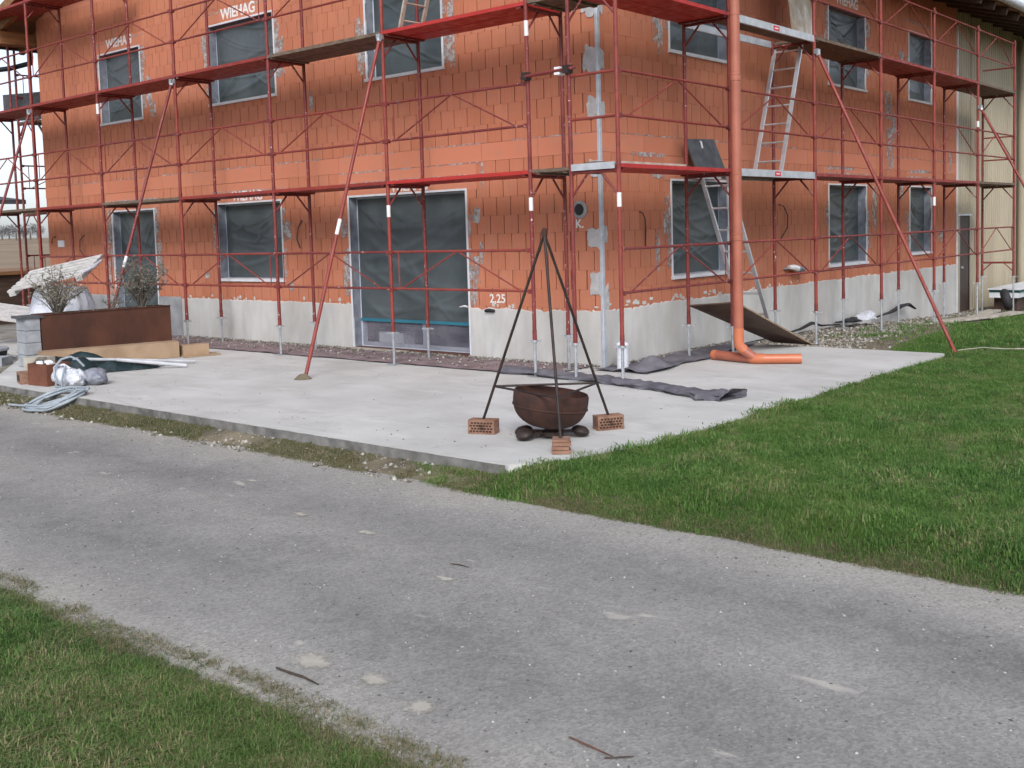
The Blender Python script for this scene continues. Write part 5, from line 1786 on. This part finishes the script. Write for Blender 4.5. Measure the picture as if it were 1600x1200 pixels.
stick('thin reddish twig at the bottom edge of the lane', [(5.45, -7.93, .003), (5.55, -7.945, .005), (5.67, -7.955, .002)], .0045, 'stick_red')
stick('short grey twig crossing the reddish twig', [(5.655, -7.985, .004), (5.70, -7.95, .006), (5.735, -7.91, .003)], .0035, 'stick')
stick('small dark twig in the middle of the lane', [(3.60, -6.65, .002), (3.66, -6.635, .003), (3.73, -6.63, .0)], .004, 'stick')


# ================================================================== STONES (too many to count)
def stones(name, pts, mat, smin, smax, label, power=2.5, hmin=.4, hmax=.8):
    n = len(pts)
    base = np.array([(1, 0, 0), (-1, 0, 0), (0, 1, 0), (0, -1, 0), (0, 0, 1), (0, 0, -1)], float)
    fs0 = np.array([(0, 2, 4), (2, 1, 4), (1, 3, 4), (3, 0, 4), (2, 0, 5), (1, 2, 5), (3, 1, 5), (0, 3, 5)])
    s = smin + (smax - smin) * rng.random(n) ** power
    V = base[None] * (1 + .35 * (rng.random((n, 6, 1)) - .5)) + .22 * (rng.random((n, 6, 3)) - .5)
    a = rng.random(n) * 6.283
    ca, sa = np.cos(a), np.sin(a)
    st = .6 + .4 * rng.random(n)
    X = V[:, :, 0]; Y = V[:, :, 1] * st[:, None]
    Zs = V[:, :, 2] * (hmin + (hmax - hmin) * rng.random(n))[:, None]
    P = np.stack([X * ca[:, None] - Y * sa[:, None], X * sa[:, None] + Y * ca[:, None], Zs], -1) * s[:, None, None]
    P += np.array(pts)[:, None, :] + np.stack([0 * s, 0 * s, s * .18], -1)[:, None, :]
    F = (fs0[None] + (np.arange(n) * 6)[:, None, None]).reshape(-1, 3)
    me = bpy.data.meshes.new(name)
    me.vertices.add(n * 6); me.vertices.foreach_set('co', P.reshape(-1))
    me.loops.add(len(F) * 3); me.loops.foreach_set('vertex_index', F.reshape(-1).astype(np.int32))
    me.polygons.add(len(F)); me.polygons.foreach_set('loop_start', np.arange(0, len(F) * 3, 3, dtype=np.int32))
    me.update(calc_edges=True); me.validate()
    me.materials.append(MT[mat])
    o = bpy.data.objects.new(name, me); col.objects.link(o)
    return tag(o, label, None, None, 'stuff')


pts = []
while len(pts) < 9000:      # gravel beside the narrow wall
    x = random.uniform(.05, 3.1); y = 3.36 + 12 * random.random() ** 1.5
    lim = 2.35 - .10 * (y - 3.3) + .35 * nz(x, y, 0, .8)
    if x > lim - .5 and random.random() < .95: continue
    pts.append((x, y, lawn_z(x, y) - .008))
stones('gravel', pts, 'stone', .010, .040, 'pale gravel along the foot of the narrow wall')
pts = []
for i in range(2600):
    x = random.uniform(-10, 3.0); e = road_edge_far(x); y = random.uniform(e - .12, -4.99)
    if nz(x, y, 4, 1.1) + random.random() * .5 < .12: continue
    pts.append((x, y, verge_z(x, max(y, e)) - .004 if y > e else road_z(x, y)))
stones('verge_gravel', pts, 'stone', .007, .034, 'loose pale stones on the verge below the slab edge')
pts = []
for i in range(3600):
    u_ = random.uniform(.05, 9.5); pts.append((-u_, -.02 - (.18 if i % 2 else .85) * random.random() ** 2, .024))
for i in range(500):
    u_ = random.uniform(.05, 3.3); pts.append((.03 + .15 * random.random() ** 2, u_, .03))
stones('mortar_rubble', pts, 'stone', .006, .028, 'crumbs of mortar and stones along the wall foot')
pts = []
for i in range(420):
    x = random.uniform(-6, 3.0); y = -4.9 + 3.8 * random.random() ** .6 * (1 if random.random() < .6 else .12)
    if x > 2.5 and y < -3.6: continue
    pts.append((x, y, .0))
stones('slab_crumbs', pts, 'stone', .003, .013, 'crumbs of mortar and soil dropped on the slab', 3.0)
pts = []
while len(pts) < 16000:
    x = random.uniform(-3, 8.2); y = random.uniform(-8.5, -5.2)
    dd = min(abs(y - road_edge_far(x)), abs(y - road_edge_near(x)))
    if random.random() > .35 + .65 * math.exp(-dd / .35): continue
    if y < road_edge_near(x) - .25: continue
    pts.append((x, y, road_z(x, y) - .0015))
stones('road_grit', pts, 'chip', .0022, .011, 'grit and chippings loose on the lane', 4.0)


# ================================================================== GRASS
def tuft(name, nb, rad, h, wid, mat, seed, lean=.5):
    r_ = np.random.default_rng(seed)
    vs = []; fs = []
    for k in range(nb):
        a = r_.random() * 6.283; q = rad * math.sqrt(r_.random())
        bx, by = q * math.cos(a), q * math.sin(a)
        hh = h * (.45 + .75 * r_.random()); w = wid * (.6 + .7 * r_.random())
        b = r_.random() * 6.283; ln = hh * lean * (r_.random() * 1.3)
        dx, dy = math.cos(b), math.sin(b)
        px_, py_ = -dy * w / 2, dx * w / 2
        o = len(vs)
        vs += [(bx - px_, by - py_, -.01), (bx + px_, by + py_, -.01), (bx + dx * ln * .35 - px_ * .8, by + dy * ln * .35 - py_ * .8, hh * .6), (bx + dx * ln * .35 + px_ * .8, by + dy * ln * .35 + py_ * .8, hh * .6), (bx + dx * ln, by + dy * ln, hh * (1 - .25 * ln / hh))]
        fs += [(o, o + 1, o + 3, o + 2), (o + 2, o + 3, o + 4)]
    me = bpy.data.meshes.new(name); me.from_pydata(vs, [], fs); me.materials.append(MT[mat])
    return bpy.data.objects.new(name, me)


def scatter(name, pts, scales, tufts, label):
    n = len(pts)
    me = bpy.data.meshes.new(name)
    me.vertices.add(n); me.vertices.foreach_set('co', np.array(pts, dtype=np.float32).reshape(-1))
    at = me.attributes.new('sc', 'FLOAT', 'POINT'); at.data.foreach_set('value', np.array(scales, dtype=np.float32))
    rt_ = me.attributes.new('rt', 'FLOAT_VECTOR', 'POINT')
    rv = np.zeros((n, 3), np.float32); rv[:, 2] = rng.random(n) * 6.283; rv[:, 0] = rng.normal(0, .10, n); rv[:, 1] = rng.normal(0, .10, n)
    rt_.data.foreach_set('vector', rv.reshape(-1))
    o = bpy.data.objects.new(name, me); col.objects.link(o)
    src = bpy.data.collections.new(name + '_blades')
    for t in tufts: src.objects.link(t)
    ng = bpy.data.node_groups.new(name, 'GeometryNodeTree')
    ng.interface.new_socket('Geometry', in_out='INPUT', socket_type='NodeSocketGeometry')
    ng.interface.new_socket('Geometry', in_out='OUTPUT', socket_type='NodeSocketGeometry')
    N = ng.nodes; L = ng.links
    gi = N.new('NodeGroupInput'); go = N.new('NodeGroupOutput')
    mp = N.new('GeometryNodeMeshToPoints')
    ip = N.new('GeometryNodeInstanceOnPoints')
    ci = N.new('GeometryNodeCollectionInfo'); ci.inputs['Collection'].default_value = src
    ci.inputs['Separate Children'].default_value = True; ci.inputs['Reset Children'].default_value = True
    a1 = N.new('GeometryNodeInputNamedAttribute'); a1.data_type = 'FLOAT'; a1.inputs['Name'].default_value = 'sc'
    a2 = N.new('GeometryNodeInputNamedAttribute'); a2.data_type = 'FLOAT_VECTOR'; a2.inputs['Name'].default_value = 'rt'
    er = N.new('FunctionNodeEulerToRotation')
    ri = N.new('FunctionNodeRandomValue'); ri.data_type = 'INT'
    ri.inputs['Min'].default_value = 0 if False else 0
    for s_ in ri.inputs:
        if s_.name == 'Max' and s_.type == 'INT': s_.default_value = len(tufts) - 1
        if s_.name == 'Min' and s_.type == 'INT': s_.default_value = 0
    L.new(gi.outputs[0], mp.inputs['Mesh']); L.new(mp.outputs[0], ip.inputs['Points'])
    L.new(ci.outputs[0], ip.inputs['Instance']); ip.inputs['Pick Instance'].default_value = True
    L.new([s_ for s_ in ri.outputs if s_.type == 'INT'][0], ip.inputs['Instance Index'])
    L.new(a2.outputs[0], er.inputs[0]); L.new(er.outputs[0], ip.inputs['Rotation'])
    L.new(a1.outputs[0], ip.inputs['Scale'])
    L.new(ip.outputs[0], go.inputs[0])
    md = o.modifiers.new('scatter', 'NODES'); md.node_group = ng
    return tag(o, label, None, None, 'stuff')


T_lawn = [tuft('grass_tuft', 34, .095, .027, .0050, 'grass', s, 1.5) for s in range(5)] + [tuft('grass_tuft', 20, .06, .046, .0050, 'grass', 50 + s, 1.2) for s in range(2)]
T_far = [tuft('grass_tuft', 44, .19, .048, .0090, 'grass', 100 + s, 1.1) for s in range(4)]
T_near = [tuft('grass_tuft', 42, .085, .025, .0036, 'grass_bank', 200 + s, 1.8) for s in range(5)] + [tuft('grass_tuft', 18, .05, .042, .0042, 'grass_bank', 260 + s, 1.4) for s in range(2)]
T_lawn += [tuft('grass_tuft', 16, .06, .022, .012, 'grass', 400, 2.0)]
T_near += [tuft('grass_tuft', 16, .05, .018, .011, 'grass_bank', 410, 2.2)]
T_dry = [tuft('grass_tuft', 24, .075, .026, .0034, 'grass_dry', 300 + s, 2.2) for s in range(5)]

# lawn beside the slab
pts = []; sc = []
ptsf = []; scf = []
tries = 0
while tries < 130000:
    tries += 1
    x = 1.0 + random.random() ** 1.05 * 8.6
    y = -5.25 + 10.5 * random.random() ** 1.25
    if x < 3.16:
        if y > -3.4: continue
        lim = -4.99 if x < 2.62 else (-4.97 + (x - 2.62) / .53 * 1.5)
        if y > lim or random.random() > sstep(.9, 2.2, x): continue
    X, Y, Z = px((x, y, -.05))
    if not (-60 < X < 1680) or Z < 1: continue
    e = road_edge_far(x)
    if y < e - .02: continue
    d = y - e
    patch = nz(x, y, 0, 1.3)
    if random.random() > .45 + .55 * sstep(.0, .35, d) - .55 * (nz(x, y, 8, 1.9) > .36): continue
    if Z > 14 and random.random() > .45: continue
    if len(pts) > 34000: break
    s_ = (.62 + .38 * sstep(0, .5, d)) * random.uniform(.6, 1.35) * (1 + .45 * patch + .55 * nz(x, y, 12, 3.6))
    if abs(x - 3.2) < .15 and y > -3.6 or (2.3 < x < 3.15): s_ *= 1.25
    pts.append((x, y, lawn_z(x, y) - .006)); sc.append(s_)
scatter('lawn_grass', pts, sc, T_lawn, 'green lawn grass beside the slab')
tries = 0
while len(ptsf) < 9000 and tries < 60000:
    tries += 1
    y = 5.0 + 22 * random.random() ** 1.2; x = random.uniform(.6, 12)
    X, Y, Z = px((x, y, -.1))
    if not (-60 < X < 1680): continue
    lim = 2.5 - .10 * (y - 3.3) + .5 * nz(x, y, 0, .8)
    if x < lim and random.random() > .03: continue
    ptsf.append((x, y, lawn_z(x, y) - .006)); scf.append(random.uniform(.7, 1.35))
for i in range(1500):
    y = random.uniform(3.4, 6); x = random.uniform(1.6, 3.3)
    if x < 2.45 - .1 * (y - 3.3) + .35 * nz(x, y, 0, .8): continue
    ptsf.append((x, y, lawn_z(x, y) - .006)); scf.append(random.uniform(.4, .9))
scatter('far_lawn_grass', ptsf, scf, T_far, 'lawn grass running back towards the barn')
# near bank
pts = []; sc = []
tries = 0
while tries < 70000 and len(pts) < 24000:
    tries += 1
    x = random.uniform(.2, 6.3); y = random.uniform(-10.6, -8.2)
    X, Y, Z = px((x, y, -.15))
    if not (-90 < X < 1000 and Y < 1290) or Z < 1: continue
    d = road_edge_near(x) - y
    if d < -.03: continue
    if random.random() > .30 + .7 * sstep(.0, .45, d + .25 * nz(x, y, 3, 2)): continue
    pts.append((x, y, near_z(x, y) - .004)); sc.append((.55 + .45 * sstep(0, .4, d)) * random.uniform(.6, 1.3) * (1 + .45 * nz(x, y, 5, 1.7) + .55 * nz(x, y, 12, 4.5)))
scatter('bank_grass', pts, sc, T_near, 'grass on the near bank at the lower left')
pts = []; sc = []
for i in range(5200):       # dry fringes of the lane
    x = random.uniform(.2, 6.2); e = road_edge_near(x); y = e - abs(random.gauss(0, .22)) + .025
    if nz(x, y, 1, 2.4) < -.35: continue
    pts.append((x, y, near_z(x, min(y, e)) if y < e else road_z(x, y) - .004)); sc.append(random.uniform(.45, 1.0))
for i in range(3200):
    x = random.uniform(3.0, 8.0); e = road_edge_far(x); y = e + abs(random.gauss(0, .12)) - .03
    pts.append((x, y, lawn_z(x, y) - .008)); sc.append(random.uniform(.45, .95))
for i in range(9500):
    x = random.uniform(-12, 3.2); e = road_edge_far(x); y = random.uniform(e - .02, -4.985)
    if nz(x, y, 4, 1.4) + nz(x, y, 7, 5) * .5 < -.25: continue
    pts.append((x, y, verge_z(x, y) - .004)); sc.append(random.uniform(.4, 1.0))
for i in range(700):        # weeds in the yard and gravel
    x = random.uniform(-10, -6.3); y = random.uniform(-4.9, -3.9)
    pts.append((x, y, -.035)); sc.append(random.uniform(.4, 1.0))
for i in range(900):
    y = random.uniform(3.4, 12); x = random.uniform(.9, 2.6)
    pts.append((x, y, lawn_z(x, y) - .006)); sc.append(random.uniform(.4, .95))
scatter('verge_grass', pts, sc, T_dry, 'dry short grass fringing the lane and slab')
